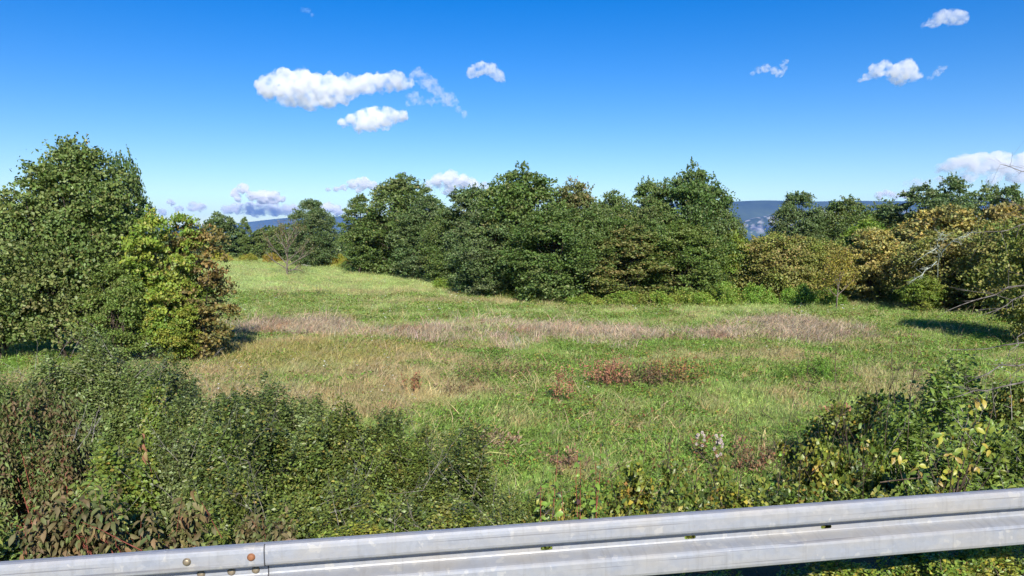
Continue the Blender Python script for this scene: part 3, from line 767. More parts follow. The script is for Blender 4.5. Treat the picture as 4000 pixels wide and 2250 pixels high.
def shrub_data(seed, H, rx, ry, n_sprig, m, leaf, pal, slen=(.25, .5), wide=.5, droop=.25, full=True, up=.7, stem_r=.006, shell=.5,
               bare=0, mat=None, tmat=None, sdroop=.15, fold=.6, spread=.9, sides=3, flat=.9):
    rng = np.random.default_rng(seed)
    ids = []
    P, d = dome_points(rng, n_sprig, H, rx, ry, shell, flat, ids)
    D = unit(d * .8 + np.array((0, 0, up)) + rng.normal(0, .35, (n_sprig, 3)))
    L = rng.uniform(*slen, n_sprig)
    P0 = P - D * L[:, None] * .7
    V, F, col = leaves_mesh(*sprig_leaves(rng, P0, D, L, m, leaf, pal, wide, droop, sdroop, fold, spread, ci=ids[0] if ids else None), full=full)
    V[:, 2] = np.maximum(V[:, 2], .02)
    fol = mesh_np('foliage', V, F, mat or M_LEAF_NEAR, col)
    paths = []
    t4 = np.linspace(0, 1, 4)[:, None]
    for i in range(0, n_sprig, 5):
        q = P0[i] + D[i] * L[i] * t4; q[:, 2] -= sdroop * L[i] * t4[:, 0] ** 2
        paths.append((q, stem_r * np.array((1, .8, .6, .3)) * .6))
    for i in rng.choice(n_sprig, min(n_sprig, 46), replace=False):
        b = np.array((rng.normal(0, rx * .16), rng.normal(0, ry * .16), -.1))
        paths.append((bent(b, P0[i], rng, 5, .06, .06), stem_r * np.array((2.6, 2.1, 1.7, 1.3, .8))))
    for i in range(bare):       # bare grey twigs standing out of the leaves
        dd = unit(rng.normal(0, .55, 3) + np.array((0, 0, 1.0)))
        b = np.array((rng.uniform(-.75, .75) * rx, rng.uniform(-.75, .75) * ry, H * rng.uniform(.55, .85)))
        Lb = rng.uniform(.35, .8)
        q = bent(b, b + dd * Lb, rng, 5, .06); paths.append((q, stem_r * np.array((1.2, 1, .8, .6, .35))))
        for k in range(5):
            j = rng.integers(1, 5); e2 = q[j] + unit(dd + rng.normal(0, .8, 3)) * rng.uniform(.1, .28)
            paths.append((bent(q[j], e2, rng, 3, .05), stem_r * np.array((.7, .5, .3))))
    V, F = tubes(paths, sides)
    st = mesh_np('stems', V, F, tmat or M_TWIG, None, True)
    return fol, st

def shrub(name, data, x, y, label, cat='shrub', group=None, rz=0.0, sc=(1, 1, 1), tone=(1, 1, 1), dz=0.0):
    e = empty(name, (x, y, float(ground_z(x, y)) - .04 + dz), rz, label, cat, group)
    e.scale = sc
    f = obj('foliage', data[0], e); f.color = (*tone, 1)
    tag(f, kind='stuff')
    tag(obj('stems', data[1], e), kind='stuff')
    return e

# --- scatter of countless small plants over the meadow
def tuft_mesh(name, seed, nb, rad, h, w, lean=.35, seg=2, jit=.15):
    rng = np.random.default_rng(seed)
    b = rng.normal(0, rad * .5, (nb, 2)); an = rng.uniform(0, 6.28, nb)
    H = h * rng.uniform(.45, 1.15, nb); le = np.abs(rng.normal(0, lean, nb)); wd = w * rng.uniform(.7, 1.3, nb)
    face = rng.uniform(0, 6.28, nb)
    V = []; F = []; C = []; k = 0
    for i in range(nb):
        dx, dy = np.cos(an[i]), np.sin(an[i]); fx, fy = np.cos(face[i]) * wd[i] / 2, np.sin(face[i]) * wd[i] / 2
        c = 1 + rng.normal(0, jit)
        cc = np.array((c * (1 + rng.normal(0, .06)), c, c * (1 + rng.normal(0, .08))))
        pts = []
        for s in range(seg + 1):
            t = s / seg; o = le[i] * H[i] * t * t
            px_, py_, pz = b[i, 0] + dx * o, b[i, 1] + dy * o, H[i] * t * (1 - .25 * le[i] * t)
            if s < seg:
                pts += [(px_ - fx * (1 - .4 * t), py_ - fy * (1 - .4 * t), pz), (px_ + fx * (1 - .4 * t), py_ + fy * (1 - .4 * t), pz)]
            else:
                pts += [(px_, py_, pz)]
        V += pts; C += [cc] * len(pts)
        for s in range(seg - 1):
            q = k + 2 * s; F += [(q, q + 1, q + 3), (q, q + 3, q + 2)]
        q = k + 2 * (seg - 1); F.append((q, q + 1, q + 2)); k += len(pts)
    return bpy.data.objects.new(name, mesh_np(name, np.array(V), np.array(F), M_GRASS, np.array(C)))

def forb_mesh(name, seed, n, rad, h, leaf):
    rng = np.random.default_rng(seed)
    C = np.stack([rng.normal(0, rad * .5, n), rng.normal(0, rad * .5, n), h * rng.uniform(.2, 1, n)], -1)
    U = rng.normal(0, 1, (n, 3)) * np.array((1, 1, .35)); N = unit(np.array((0, 0, 1)) + rng.normal(0, .4, (n, 3)))
    L = leaf * rng.uniform(.6, 1.3, n)
    V, F, col = leaves_mesh(C, U, N, L, L * .6, np.ones((n, 3)) * (1 + rng.normal(0, .16, (n, 1))))
    return bpy.data.objects.new(name, mesh_np(name, V, F, M_GRASS, col))

def scatter(name, P, rot, sc, tint, sources, label, seed=0):
    n = len(P)
    me = bpy.data.meshes.new(name)
    me.vertices.add(n); me.vertices.foreach_set('co', np.ascontiguousarray(P, np.float32).ravel())
    for an, ty, key, arr in (('rot', 'FLOAT_VECTOR', 'vector', rot), ('tint', 'FLOAT_COLOR', 'color', np.concatenate([tint, np.ones((n, 1))], 1))):
        a = me.attributes.new(an, ty, 'POINT'); a.data.foreach_set(key, np.ascontiguousarray(arr, np.float32).ravel())
    a = me.attributes.new('size', 'FLOAT_VECTOR', 'POINT'); a.data.foreach_set('vector', np.ascontiguousarray(sc, np.float32).ravel())
    a = me.attributes.new('pick', 'INT', 'POINT'); a.data.foreach_set('value', np.random.default_rng(seed).integers(0, len(sources), n).astype(np.int32))
    o = obj(name, me); me.materials.append(M_GRASS)
    ng = bpy.data.node_groups.new(name, 'GeometryNodeTree')
    ng.interface.new_socket('Geometry', in_out='INPUT', socket_type='NodeSocketGeometry'); ng.interface.new_socket('Geometry', in_out='OUTPUT', socket_type='NodeSocketGeometry')
    N, Lk = ng.nodes, ng.links
    gi = N.new('NodeGroupInput'); go = N.new('NodeGroupOutput'); iop = N.new('GeometryNodeInstanceOnPoints'); jg = N.new('GeometryNodeJoinGeometry')
    for s in sources:
        oi = N.new('GeometryNodeObjectInfo'); oi.inputs['Object'].default_value = s; oi.inputs['As Instance'].default_value = True
        Lk.new(oi.outputs['Geometry'], jg.inputs[0])
    def attr(nm, ty):
        q = N.new('GeometryNodeInputNamedAttribute'); q.data_type = ty; q.inputs['Name'].default_value = nm
        return next(x for x in q.outputs if x.enabled and x.name == 'Attribute')
    iop.inputs['Pick Instance'].default_value = True
    Lk.new(gi.outputs[0], iop.inputs['Points']); Lk.new(jg.outputs[0], iop.inputs['Instance'])
    Lk.new(attr('pick', 'INT'), iop.inputs['Instance Index']); Lk.new(attr('rot', 'FLOAT_VECTOR'), iop.inputs['Rotation']); Lk.new(attr('size', 'FLOAT_VECTOR'), iop.inputs['Scale'])
    Lk.new(iop.outputs[0], go.inputs[0])
    md = o.modifiers.new('scatter', 'NODES'); md.node_group = ng
    return tag(o, label, kind='stuff')

# ------------------------------------------------------------------ meadow grass (countless)
rng = np.random.default_rng(77)
def meadow_points(n, y0, y1, pw):
    """denser close by, thinning with distance; x spread wider than any view from the road here"""
    u = rng.random(n); e = 2 - pw
    y = (y0 ** e + u * (y1 ** e - y0 ** e)) ** (1 / e)
    x = rng.uniform(-1, 1, n) * (.80 * y + 4)
    return x, y
def upright(n, tilt=.12):
    return np.stack([rng.normal(0, tilt, n), rng.normal(0, tilt, n), rng.uniform(0, 6.28, n)], -1)
def col_jit(t, j=.14):
    return np.clip(t * (1 + rng.normal(0, j, (len(t), 1))) * (1 + rng.normal(0, j * .4, t.shape)), .01, .8)

tufts = [tuft_mesh('grass_tuft', 100 + k, 60, .26, .17, .0075, .8) for k in range(6)]
x, y = meadow_points(92000, 8.5, 128, 1.15)
keep = (y - rail_y(x) > 4.2)
x, y = x[keep], y[keep]
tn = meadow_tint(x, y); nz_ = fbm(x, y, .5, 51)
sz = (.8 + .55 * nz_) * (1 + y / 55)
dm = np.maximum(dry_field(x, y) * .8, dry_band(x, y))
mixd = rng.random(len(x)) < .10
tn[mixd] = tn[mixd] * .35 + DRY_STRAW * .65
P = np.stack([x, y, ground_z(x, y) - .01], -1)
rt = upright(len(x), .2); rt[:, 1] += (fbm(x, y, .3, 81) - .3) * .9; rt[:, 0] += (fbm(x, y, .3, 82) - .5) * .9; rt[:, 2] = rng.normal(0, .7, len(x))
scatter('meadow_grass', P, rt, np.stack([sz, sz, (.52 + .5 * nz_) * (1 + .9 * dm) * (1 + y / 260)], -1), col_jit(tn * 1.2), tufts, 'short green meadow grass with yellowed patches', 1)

forbs = [forb_mesh('meadow_forb', 200 + k, 26, .26, .13, .055) for k in range(4)]
x, y = meadow_points(60000, 8.5, 60, 1.3)
keep = (fbm(x, y, .42, 53) > .40) & (y - rail_y(x) > 3.0) & (rng.random(len(x)) > np.maximum(dry_band(x, y) * .8, dry_field(x, y) * .9))
x, y = x[keep], y[keep]
tn = np.array((.165, .275, .045)) * (.75 + .6 * fbm(x, y, .8, 54))[:, None]
yl = rng.random(len(x)) < .12; tn[yl] = np.array((.27, .23, .05)); rd = rng.random(len(x)) < .05; tn[rd] = np.array((.2, .09, .04))
sz = rng.uniform(.7, 1.3, len(x)) * (1 + y / 70)
scatter('meadow_herbs', np.stack([x, y, ground_z(x, y)], -1), upright(len(x)), np.stack([sz, sz, sz], -1), col_jit(tn), forbs, 'low broad-leaved herbs among the meadow grass', 2)

stalks = [tuft_mesh('dry_tuft', 300 + k, 26, .26, .62, .010, .42, 3, .2) for k in range(5)]
x = rng.uniform(-17, 20, 60000); y = rng.uniform(27, 44, 60000)
keep = rng.random(len(x)) < dry_band(x, y) * .24
xa, ya = x[keep], y[keep]
x = rng.uniform(-26, 20, 110000); y = rng.uniform(14, 66, 110000)
keep = rng.random(len(x)) < dry_field(x, y) * .13
xb, yb = x[keep], y[keep]
xs_, ys_ = meadow_points(3000, 12, 60, 1.2); xb = np.concatenate([xb, xs_]); yb_ = np.concatenate([yb, ys_]); yb = yb_
x = np.concatenate([xa, xb]); y = np.concatenate([ya, yb]); na = len(xa)
tn = np.concatenate([DRY_PINK * (.8 + .45 * fbm(xa, ya, .7, 55))[:, None], DRY_STRAW * (.75 + .5 * fbm(xb, yb, .7, 56))[:, None]])
rd = fbm(x, y, .6, 57) > .66; tn[rd & (np.arange(len(x)) < na)] *= np.array((.85, .66, .62))
hs = np.concatenate([rng.uniform(.25, .95, na), rng.uniform(.3, .6, len(xb))])
rt = upright(len(x), .16); flow = fbm(x, y, .16, 58) - .35; rt[:, 1] += flow * 1.5; rt[:, 0] += (fbm(x, y, .2, 59) - .5) * .8
rt[:, 2] = rng.normal(0, .5, len(x))
ww = np.where(np.arange(len(x)) < na, 1.2, 1.0) * (1 + y / 60)
scatter('dry_grass', np.stack([x, y, ground_z(x, y)], -1), rt, np.stack([ww, ww, hs], -1), col_jit(tn, .18), stalks, 'tall dry pinkish grass standing in a band across the meadow', 3)

flw = [forb_mesh('wild_flower', 400, 3, .05, .25, .05)]
x, y = meadow_points(900, 12, 70, 1.0)
keep = fbm(x, y, .2, 63) > .5; x, y = x[keep], y[keep]
tn = np.where((rng.random(len(x)) < .7)[:, None], np.array((.75, .75, .70)), np.array((.65, .50, .05)))
sz = rng.uniform(.8, 1.3, len(x)) * (.7 + y / 45)
scatter('wildflowers', np.stack([x, y, ground_z(x, y) + .02], -1), upright(len(x)), np.stack([sz, sz, sz], -1), tn, flw, 'tiny white and yellow wildflowers dotted over the meadow', 4)

# ------------------------------------------------------------------ trees of the wood's edge
K_OAK = [TreeKind(10 + k, 10, 3.6, 38000, (OAK, OAK_BLUE, OAK)[k % 3], leaf=.19, lobes=30 + 2 * k, spikes=80, base=.07, wide=.40) for k in range(4)]
K_TALL = [TreeKind(20 + k, 10, 2.4, 24000, (OAK, OAK_BLUE)[k], leaf=.18, lobes=26, spikes=70, base=.08, wide=.36) for k in range(2)]
K_BROWN = TreeKind(30, 10, 2.8, 22000, OAK_BROWN, leaf=.18, lobes=26, spikes=44, base=.08)
K_OLIVE = TreeKind(31, 5, 2.7, 24000, OLIVE_T, leaf=.14, lobes=26, spikes=30, base=.10, wide=.5, stems=3, r0=.12)
K_YELLOW = TreeKind(32, 6, 2.6, 17000, YELLOW_T, leaf=.17, lobes=24, spikes=26, base=.16, wide=.55, stems=3, r0=.12, clump=.24)
K_LIME = TreeKind(33, 6, 2.4, 18000, LIME_T, leaf=.16, lobes=22, spikes=36, base=.10, wide=.45)
K_PINEY = TreeKind(34, 10, 2.3, 18000, OAK_BLUE, leaf=.17, lobes=22, spikes=30, base=.25, wide=.35, clump=.26)
K_FAR = TreeKind(35, 6.5, 2.9, 15000, OAK_BLUE, leaf=.22, lobes=24, spikes=30, base=.06)

WG = 'oaks along the edge of the wood'
tree('oak_tree', K_OAK[0], -11.97, 81.54, 10.81, 4.54, .4, 'broad domed oak, tallest of the trees next to the bare sapling', 'tree', WG)
tree('oak_tree', K_TALL[0], -16.79, 82.02, 8.59, 2.12, 1.1, 'slim oak leaning out beside the broad domed oak', 'tree', WG)
tree('oak_tree', K_OAK[1], -24.70, 92.16, 8.01, 3.09, 2.0, 'compact round oak behind the bare sapling', 'tree', WG)
tree('oak_tree', K_OAK[2], -6.07, 70.84, 7.08, 2.48, .9, 'short oak filling the dip between two domed oaks', 'tree', WG)
tree('oak_tree', K_TALL[1], -3.77, 68.54, 9.48, 2.58, 2.2, 'narrow upright oak joined to the biggest oak', 'tree', WG)
tree('oak_tree', K_OAK[3], 0.92, 57.96, 9.75, 3.96, 1.4, 'biggest oak in the middle of the wood edge', 'tree', WG, (1.0, 1.02, .95))
tree('oak_tree', K_OAK[1], -1.75, 56.58, 6.44, 2.85, 4.0, 'low spreading oak in front of the biggest oak', 'tree', WG)
tree('oak_tree', K_BROWN, 4.69, 57.50, 8.92, 2.30, .7, 'browning oak with thin top right of the biggest oak', 'tree', WG)
tree('oak_tree', K_OAK[2], 3.04, 52.62, 6.62, 3.50, 2.9, 'dark oak standing forward of the browning oak', 'tree', WG, (.95, 1, .95))
tree('oak_tree', K_OAK[0], 7.64, 57.04, 7.91, 2.48, 3.6, 'medium oak in the gap beneath the open sky', 'tree', WG)
tree('oak_tree', K_TALL[1], 10.58, 56.58, 9.29, 1.75, 5.2, 'thin oak with open top beside the pointed oak', 'tree', WG, (1.1, 1.1, .9))
tree('oak_tree', K_OAK[3], 13.16, 55.20, 9.66, 3.04, 4.4, 'dark pointed oak at the end of the tall row', 'tree', WG, (.85, .92, .9))
tree('oak_tree', K_BROWN, 8.28, 52.26, 5.34, 2.94, 2.4, 'low brownish oak in front of the pointed oak', 'tree', WG, (1.0, 1.08, .85))
tree('oak_tree', K_OAK[0], 12.14, 52.07, 5.70, 2.67, 1.9, 'low green oak under the pointed oak', 'tree', WG, (1.08, 1.08, .85))
tree('oak_tree', K_OAK[1], -8.88, 76.72, 8.30, 3.28, 2.7, 'mid-height oak closing the row beside the broad domed oak', 'tree', WG)
tree('oak_tree', K_OAK[2], -15.05, 83.47, 6.75, 2.90, 4.7, 'low oak at the foot of the slim leaning oak', 'tree', WG)
tree('oak_tree', K_OAK[3], 6.07, 53.91, 6.81, 2.67, .2, 'fresh green oak filling the row below the browning oak', 'tree', WG)
tree('oak_tree', K_OAK[0], 10.30, 54.10, 6.99, 2.48, 5.6, 'leafy oak under the thin open-topped oak', 'tree', WG)
tree('oak_tree', K_OAK[1], 14.90, 54.74, 6.99, 2.21, 3.0, 'shoulder-high oak on the outer side of the pointed oak', 'tree', WG, (1.05, 1.05, .9))
tree('maple_tree', K_LIME, 15.92, 54.56, 5.43, 1.84, .5, 'yellow-green young tree tucked against the pointed oak', 'tree', None, (.9, .9, .8))
tree('hornbeam_tree', K_OLIVE, 18.95, 53.54, 4.97, 2.94, .3, 'brownish olive rounded tree behind the small yellow sapling', 'tree')
tree('hornbeam_tree', K_OLIVE, 22.26, 53.91, 4.60, 2.39, 2.3, 'lower olive-brown tree between round tree and yellow tree', 'tree', None, (.95, 1.05, .9))
tree('oak_tree', K_OAK[1], 26.59, 69.46, 8.46, 2.76, .2, 'distant dark oak in front of the white cliffs', 'tree', WG)
tree('oak_tree', K_OAK[2], 30.64, 69.00, 8.19, 3.13, 1.3, 'distant broad oak behind the yellow trees', 'tree', WG)
tree('oak_tree', K_OAK[3], 34.59, 69.46, 7.73, 2.76, 2.6, 'distant low oak under the mountain crest', 'tree', WG)
tree('young_tree', K_LIME, 27.97, 57.50, 5.98, 2.67, 3.1, 'feathery lime-green tree between yellow tree and distant oaks', 'tree', None, (.85, .95, .8))
tree('yellow_tree', K_YELLOW, 24.84, 51.80, 5.06, 2.48, .8, 'golden yellow tree behind the small sapling', 'tree')
tree('yellow_tree', K_YELLOW, 30.73, 52.90, 6.62, 3.59, 2.2, 'largest golden tree crowning the autumn thicket', 'tree', None, (1.0, 1.0, 1))
tree('yellow_tree', K_YELLOW, 35.14, 52.90, 6.72, 2.76, 4.0, 'fading golden tree behind the bare twigs', 'tree', None, (.85, .8, .85))
tree('pine_tree', K_PINEY, 35.88, 65.32, 9.11, 2.85, .9, 'dark tree with layered boughs behind the golden trees', 'tree')
tree('pine_tree', K_PINEY, 39.56, 67.16, 10.03, 2.12, 2.9, 'highest dark tree over the golden thicket', 'tree', None, (1, 1.05, 1))
tree('pine_tree', K_PINEY, 43.06, 68.08, 9.38, 1.84, 4.9, 'thin pale-topped tree beside the highest dark tree', 'tree', None, (1.5, 1.4, 1.3))
tree('oak_tree', K_TALL[0], 43.61, 65.32, 9.02, 1.84, 1.9, 'dark round-topped oak under the broad cloud bank', 'tree', WG, (.9, .95, .95))
tree('oak_tree', K_TALL[1], 46.18, 65.32, 8.83, 1.66, 3.9, 'last dark oak behind the hanging bare twigs', 'tree', WG)
tree('olive_tree', K_OLIVE, 27.4, 46.6, 4.9, 3.3, 1.5, 'olive and brown thicket tree over the shaded grass', 'tree')
tree('olive_tree', K_OLIVE, 32.0, 47.8, 5.8, 3.2, 3.3, 'broad brown-green tree behind the lichen-grey branches', 'tree', None, (1.05, 1, .9))
tree('olive_tree', K_OLIVE, 29.0, 41.5, 5.5, 3.0, 5.0, 'dark olive tree at the meadow edge under bare branches', 'tree', None, (.85, .95, .85))
tree('olive_tree', K_OLIVE, 22.7, 31.2, 5.2, 2.2, .9, 'leafy tree at the picture edge throwing shade on the meadow', 'tree', None, (.85, .95, .8))
tree('young_tree', K_LIME, 24.6, 44.6, 2.3, 1.2, 1.0, 'low lime-green bush leaning out of the olive thicket', 'bush', None, (1.0, .95, .9))
tree('olive_tree', K_OLIVE, 34.0, 39.5, 6.2, 3.4, 2.0, 'tall olive tree cut by the picture edge', 'tree', None, (.9, .9, .85))
# far end of the meadow
FG = 'trees closing the far end of the meadow'
tree('oak_tree', K_FAR, -43.0, 110, 6.8, 3.0, .4, 'far domed oak nearest the yellow maple', 'tree', FG)
tree('oak_tree', K_TALL[0], -39.4, 110, 6.2, 1.0, 1.8, 'far slender spire of an oak', 'tree', FG)
tree('oak_tree', K_FAR, -36.4, 111, 4.9, 2.9, 2.8, 'far low oak under the blue hill', 'tree', FG, (1.1, 1.05, .9))
tree('oak_tree', K_FAR, -47.5, 113, 4.2, 2.6, 5.0, 'far bushy oak half behind the rusty shrub', 'tree', FG)
tree('oak_tree', K_FAR, -31.6, 104, 5.2, 2.6, 4.2, 'far oak just left of the round oak', 'tree', FG, (1.1, 1.05, .9))
tree('oak_tree', K_FAR, -53.0, 95, 5.6, 4.0, 2.2, 'far dark tree glimpsed beside the big oak trunk', 'tree', FG, (.8, .85, .85))
tree('oak_tree', K_FAR, -60.0, 86, 6.6, 4.5, 3.2, 'far dark tree at the picture edge behind the big oak', 'tree', FG, (.8, .85, .85))
tree('oak_tree', K_FAR, -38.5, 53.5, 5.2, 3.0, 1.2, 'dark tree peeping out at the edge beside the big oak', 'tree', None, (.7, .8, .8))

# the wood behind, one dark mass
rng = np.random.default_rng(5)
wc = []
for k in range(62):
    t = k / 61
    wx = -64 + 126 * t + rng.normal(0, 1.2); wy = np.interp(wx, [-64, -40, -22, -8, 4, 18, 30, 62], [112, 115, 104, 90, 74, 71, 84, 86]) + rng.uniform(0, 9)
    wh = np.interp(wx, [-64, -30, -22, -8, 6, 16, 22, 45, 62], [4.2, 4.2, 6.0, 8.6, 7.6, 7.2, 4.2, 7.0, 8]) * rng.uniform(.85, 1.05)
    wc.append((wx, wy, wh))
C = []; U = []; N = []; L_ = []; CC = []
for (wx, wy, wh) in wc:
    n = 1500; d = unit(rng.normal(0, 1, (n, 3))); d[:, 2] = np.abs(d[:, 2])
    q = d * np.array((2.6, 2.6, wh)) * (.75 + .3 * rng.random((n, 1))) + np.array((wx, wy, float(ground_z(wx, wy))))
    C.append(q); U.append(rng.normal(0, 1, (n, 3))); N.append(unit(d + rng.normal(0, .5, (n, 3)))); L_.append(rng.uniform(.22, .45, n)); CC.append(pick_cols(rng, n, *OAK_BLUE))
V, F, col = leaves_mesh(np.concatenate(C), np.concatenate(U), np.concatenate(N), np.concatenate(L_), np.concatenate(L_) * .75, np.concatenate(CC))
wd = obj('woodland', mesh_np('woodland', V, F, M_LEAF, col)); tag(wd, 'dark mass of oak wood behind the front row', kind='stuff')

# ------------------------------------------------------------------ the big trees near the road
K_BIG = TreeKind(41, 8.7, 3.0, 54000, OAK, leaf=.135, lobes=44, spikes=110, base=.20, wide=.36, stems=3, r0=.17, clump=.24, mat=M_BARK, prof_r=(.72, .96, 1.0, .66, .36, .14))
K_MAPLE = TreeKind(47, 5.9, 1.7, 19000, MAPLE, leaf=.12, lobes=18, spikes=40, base=.14, wide=.62, stems=3, r0=.05, clump=.24, prof_r=(.62, .85, 1.0, .98, .80, .48))
K_RUST = TreeKind(43, 5.2, 1.4, 11000, RUST, leaf=.11, lobes=20, spikes=40, base=.08, wide=.5, stems=5, r0=.06, clump=.27, prof_r=(.6, .9, 1.0, .92, .72, .42))
K_SIDE = TreeKind(44, 6.5, 2.2, 24000, OAK, leaf=.125, lobes=24, spikes=36, base=.15, wide=.45, stems=2, r0=.12, clump=.27)
tree('oak_tree', K_BIG, -16.2, 27.8, 7.9, 2.75, .6, 'large dark green oak towering over the roadside bushes', 'tree', None, (1.3, 1.2, 1.25))
tree('oak_tree', K_SIDE, -18.8, 27.6, 6.0, 1.8, 2.6, 'lower oak at the picture edge against the large oak', 'tree', None, (1.3, 1.2, 1.2))
tree('oak_tree', K_SIDE, -15.35, 29.6, 7.7, 1.1, 1.6, 'slim dark oak showing behind the large oak shoulder', 'tree', None, (.75, .85, .85))
tree('maple_tree', K_MAPLE, -12.5, 26.8, 5.5, 1.35, .3, 'yellow-green field maple leaning on the large oak', 'tree', None, (.88, .95, .9))
tree('oak_tree', K_SIDE, -13.9, 26.2, 3.7, 1.2, 4.1, 'low green oak growth between large oak and yellow maple', 'tree', None, (1.25, 1.2, 1.0))
tree('maple_tree', K_MAPLE, -11.9, 26.3, 2.6, .8, 2.2, 'low yellow maple growth at the foot of the rusty tree', 'tree', None, (.95, .95, .9))
tree('rusty_tree', K_RUST, -11.5, 27.4, 5.0, 1.35, 1.9, 'rust-brown shrubby tree casting shade on the meadow', 'tree')

# ------------------------------------------------------------------ bare sapling, small yellow tree, dead tree
def grow(rng, p, d, L, r, depth, paths, tips, up=.25, spread=.55, kids=(2, 4), shrink=.62):
    q = p + d * L
    P = bent(p, q, rng, 5, .05); paths.append((P, np.linspace(r, r * .45, 5)))
    if depth == 0:
        tips.append((q, d)); return
    for k in range(rng.integers(*kids) + (depth > 1)):
        j = rng.integers(2, 5); dd = unit(d + rng.normal(0, spread, 3) + np.array((0, 0, up)))
        grow(rng, P[j], dd, L * shrink * rng.uniform(.75, 1.2), r * (.62 if j < 4 else .5), depth - 1, paths, tips, up, spread, kids, shrink)

def bare_tree(name, seed, x, y, h, label, pal, tm, nleaf, limbs, leafsz=.1, r0=.09):
    rng = np.random.default_rng(seed)
    e = empty(name, (x, y, float(ground_z(x, y)) - .05), 0, label, 'tree')
    paths = []; tips = []
    tr = bent((0, 0, 0), (.05 * h, 0, h * .9), rng, 10, .02); paths.append((tr, r0 * np.linspace(1, .12, 10)))
    for (t, az, el, L) in limbs:
        i = t * 9; p = tr[int(i)] + (tr[min(int(i) + 1, 9)] - tr[int(i)]) * (i % 1)
        d = np.array((math.cos(az) * math.cos(el), math.sin(az) * math.cos(el), math.sin(el)))
        grow(rng, p, d, L * h, r0 * (.62 - .35 * t), 2, paths, tips, .28, .42, (2, 4), .6)
    V, F = tubes(paths, 5)
    obj('trunk', mesh_np('trunk', V, F, tm, None, True), e)
    if nleaf:
        tp = np.array([q[0] for q in tips]); idx = rng.integers(0, len(tp), nleaf)
        C = tp[idx] + rng.normal(0, leafsz * 2.0, (nleaf, 3)); LL = leafsz * rng.uniform(.6, 1.2, nleaf)
        V, F, col = leaves_mesh(C, rng.normal(0, 1, (nleaf, 3)), unit(rng.normal(0, .6, (nleaf, 3)) + np.array((0, -.2, .6))), LL, LL * .7, pick_cols(rng, nleaf, *pal))
        obj('crown', mesh_np('crown', V, F, M_LEAF, col), e)
    return e
bare_tree('bare_sapling', 3, -23.6, 78.0, 6.0, 'nearly leafless pale sapling standing alone on the far meadow', ([(.20, .16, .06), (.15, .11, .05), (.24, .20, .05)], [2, 2, 1]), M_BARK_GREY, 1800,
          [(.14, 2.9, .55, .30), (.2, .3, .5, .30), (.24, 3.4, .85, .36), (.3, .1, .75, .34), (.36, 2.2, .9, .33), (.42, 5.0, .8, .30), (.5, 3.1, .95, .30), (.55, .2, 1.0, .28), (.65, 2.6, 1.05, .24), (.72, .5, 1.1, .2), (.8, 3.6, 1.1, .16), (.1, .8, .2, .18)], .10, .125)
bare_tree('small_yellow_tree', 4, 19.95, 45.7, 3.5, 'small yellowing sapling with pale trunk on the open meadow', ([(.26, .24, .04), (.32, .27, .045), (.20, .20, .04), (.22, .14, .05)], [3, 3, 2, 1]), M_BARK_GREY, 4200,
          [(.3, 2.8, .7, .26), (.33, .2, .7, .26), (.4, 4.2, .9, .28), (.45, 1.2, .9, .28), (.5, 3.3, 1.0, .26), (.6, .4, 1.0, .24), (.7, 2.4, 1.0, .2), (.75, 5.2, 1.1, .2), (.82, .9, 1.1, .16)], .11, .055)

M_DEAD = bark_mat('dead_wood', (.06, .05, .042), (.22, .20, .175), 14)
# dead tree just outside the view, reaching in with bare limbs
rng = np.random.default_rng(12)
dt = empty('dead_tree', (7.9, 9.6, float(ground_z(7.9, 9.6)) - .1), 0, 'leafless dead tree reaching in with bare grey limbs', 'tree')
o0 = np.array((7.9, 9.6, float(ground_z(7.9, 9.6)) - .1))
paths = [(bent((0, 0, 0), (.2, .1, 5.6), rng, 9, .02), np.linspace(.10, .03, 9))]
trunkP = paths[0][0]
def limb(z, ends, r):
    p = np.array([np.interp(z, trunkP[:, 2], trunkP[:, k]) for k in range(3)])
    pts = [p] + [np.array(q) - o0 for q in ends]
    # smooth polyline
    P = [pts[0]]
    for a, b in zip(pts, pts[1:]):
        for t in (.34, .67, 1.0): P.append(a + (b - a) * t + rng.normal(0, .018, 3))
    P = np.array(P); rr = .8 * np.linspace(r, r * .22, len(P)); paths.append((P, rr))
    for k in range(2, len(P)):
        for _ in range(int(rng.integers(0, 3))):
            d = unit(unit(P[k] - P[k - 1]) * .9 + rng.normal(0, .55, 3)); L = rng.uniform(.12, .42)
            q = bent(P[k], P[k] + d * L, rng, 4, .06); paths.append((q, rr[k] * np.linspace(.55, .2, 4)))
            if rng.random() < .7:
                d2 = unit(d + rng.normal(0, .6, 3)); paths.append((bent(q[2], q[2] + d2 * L * .6, rng, 3, .05), rr[k] * np.linspace(.35, .15, 3)))
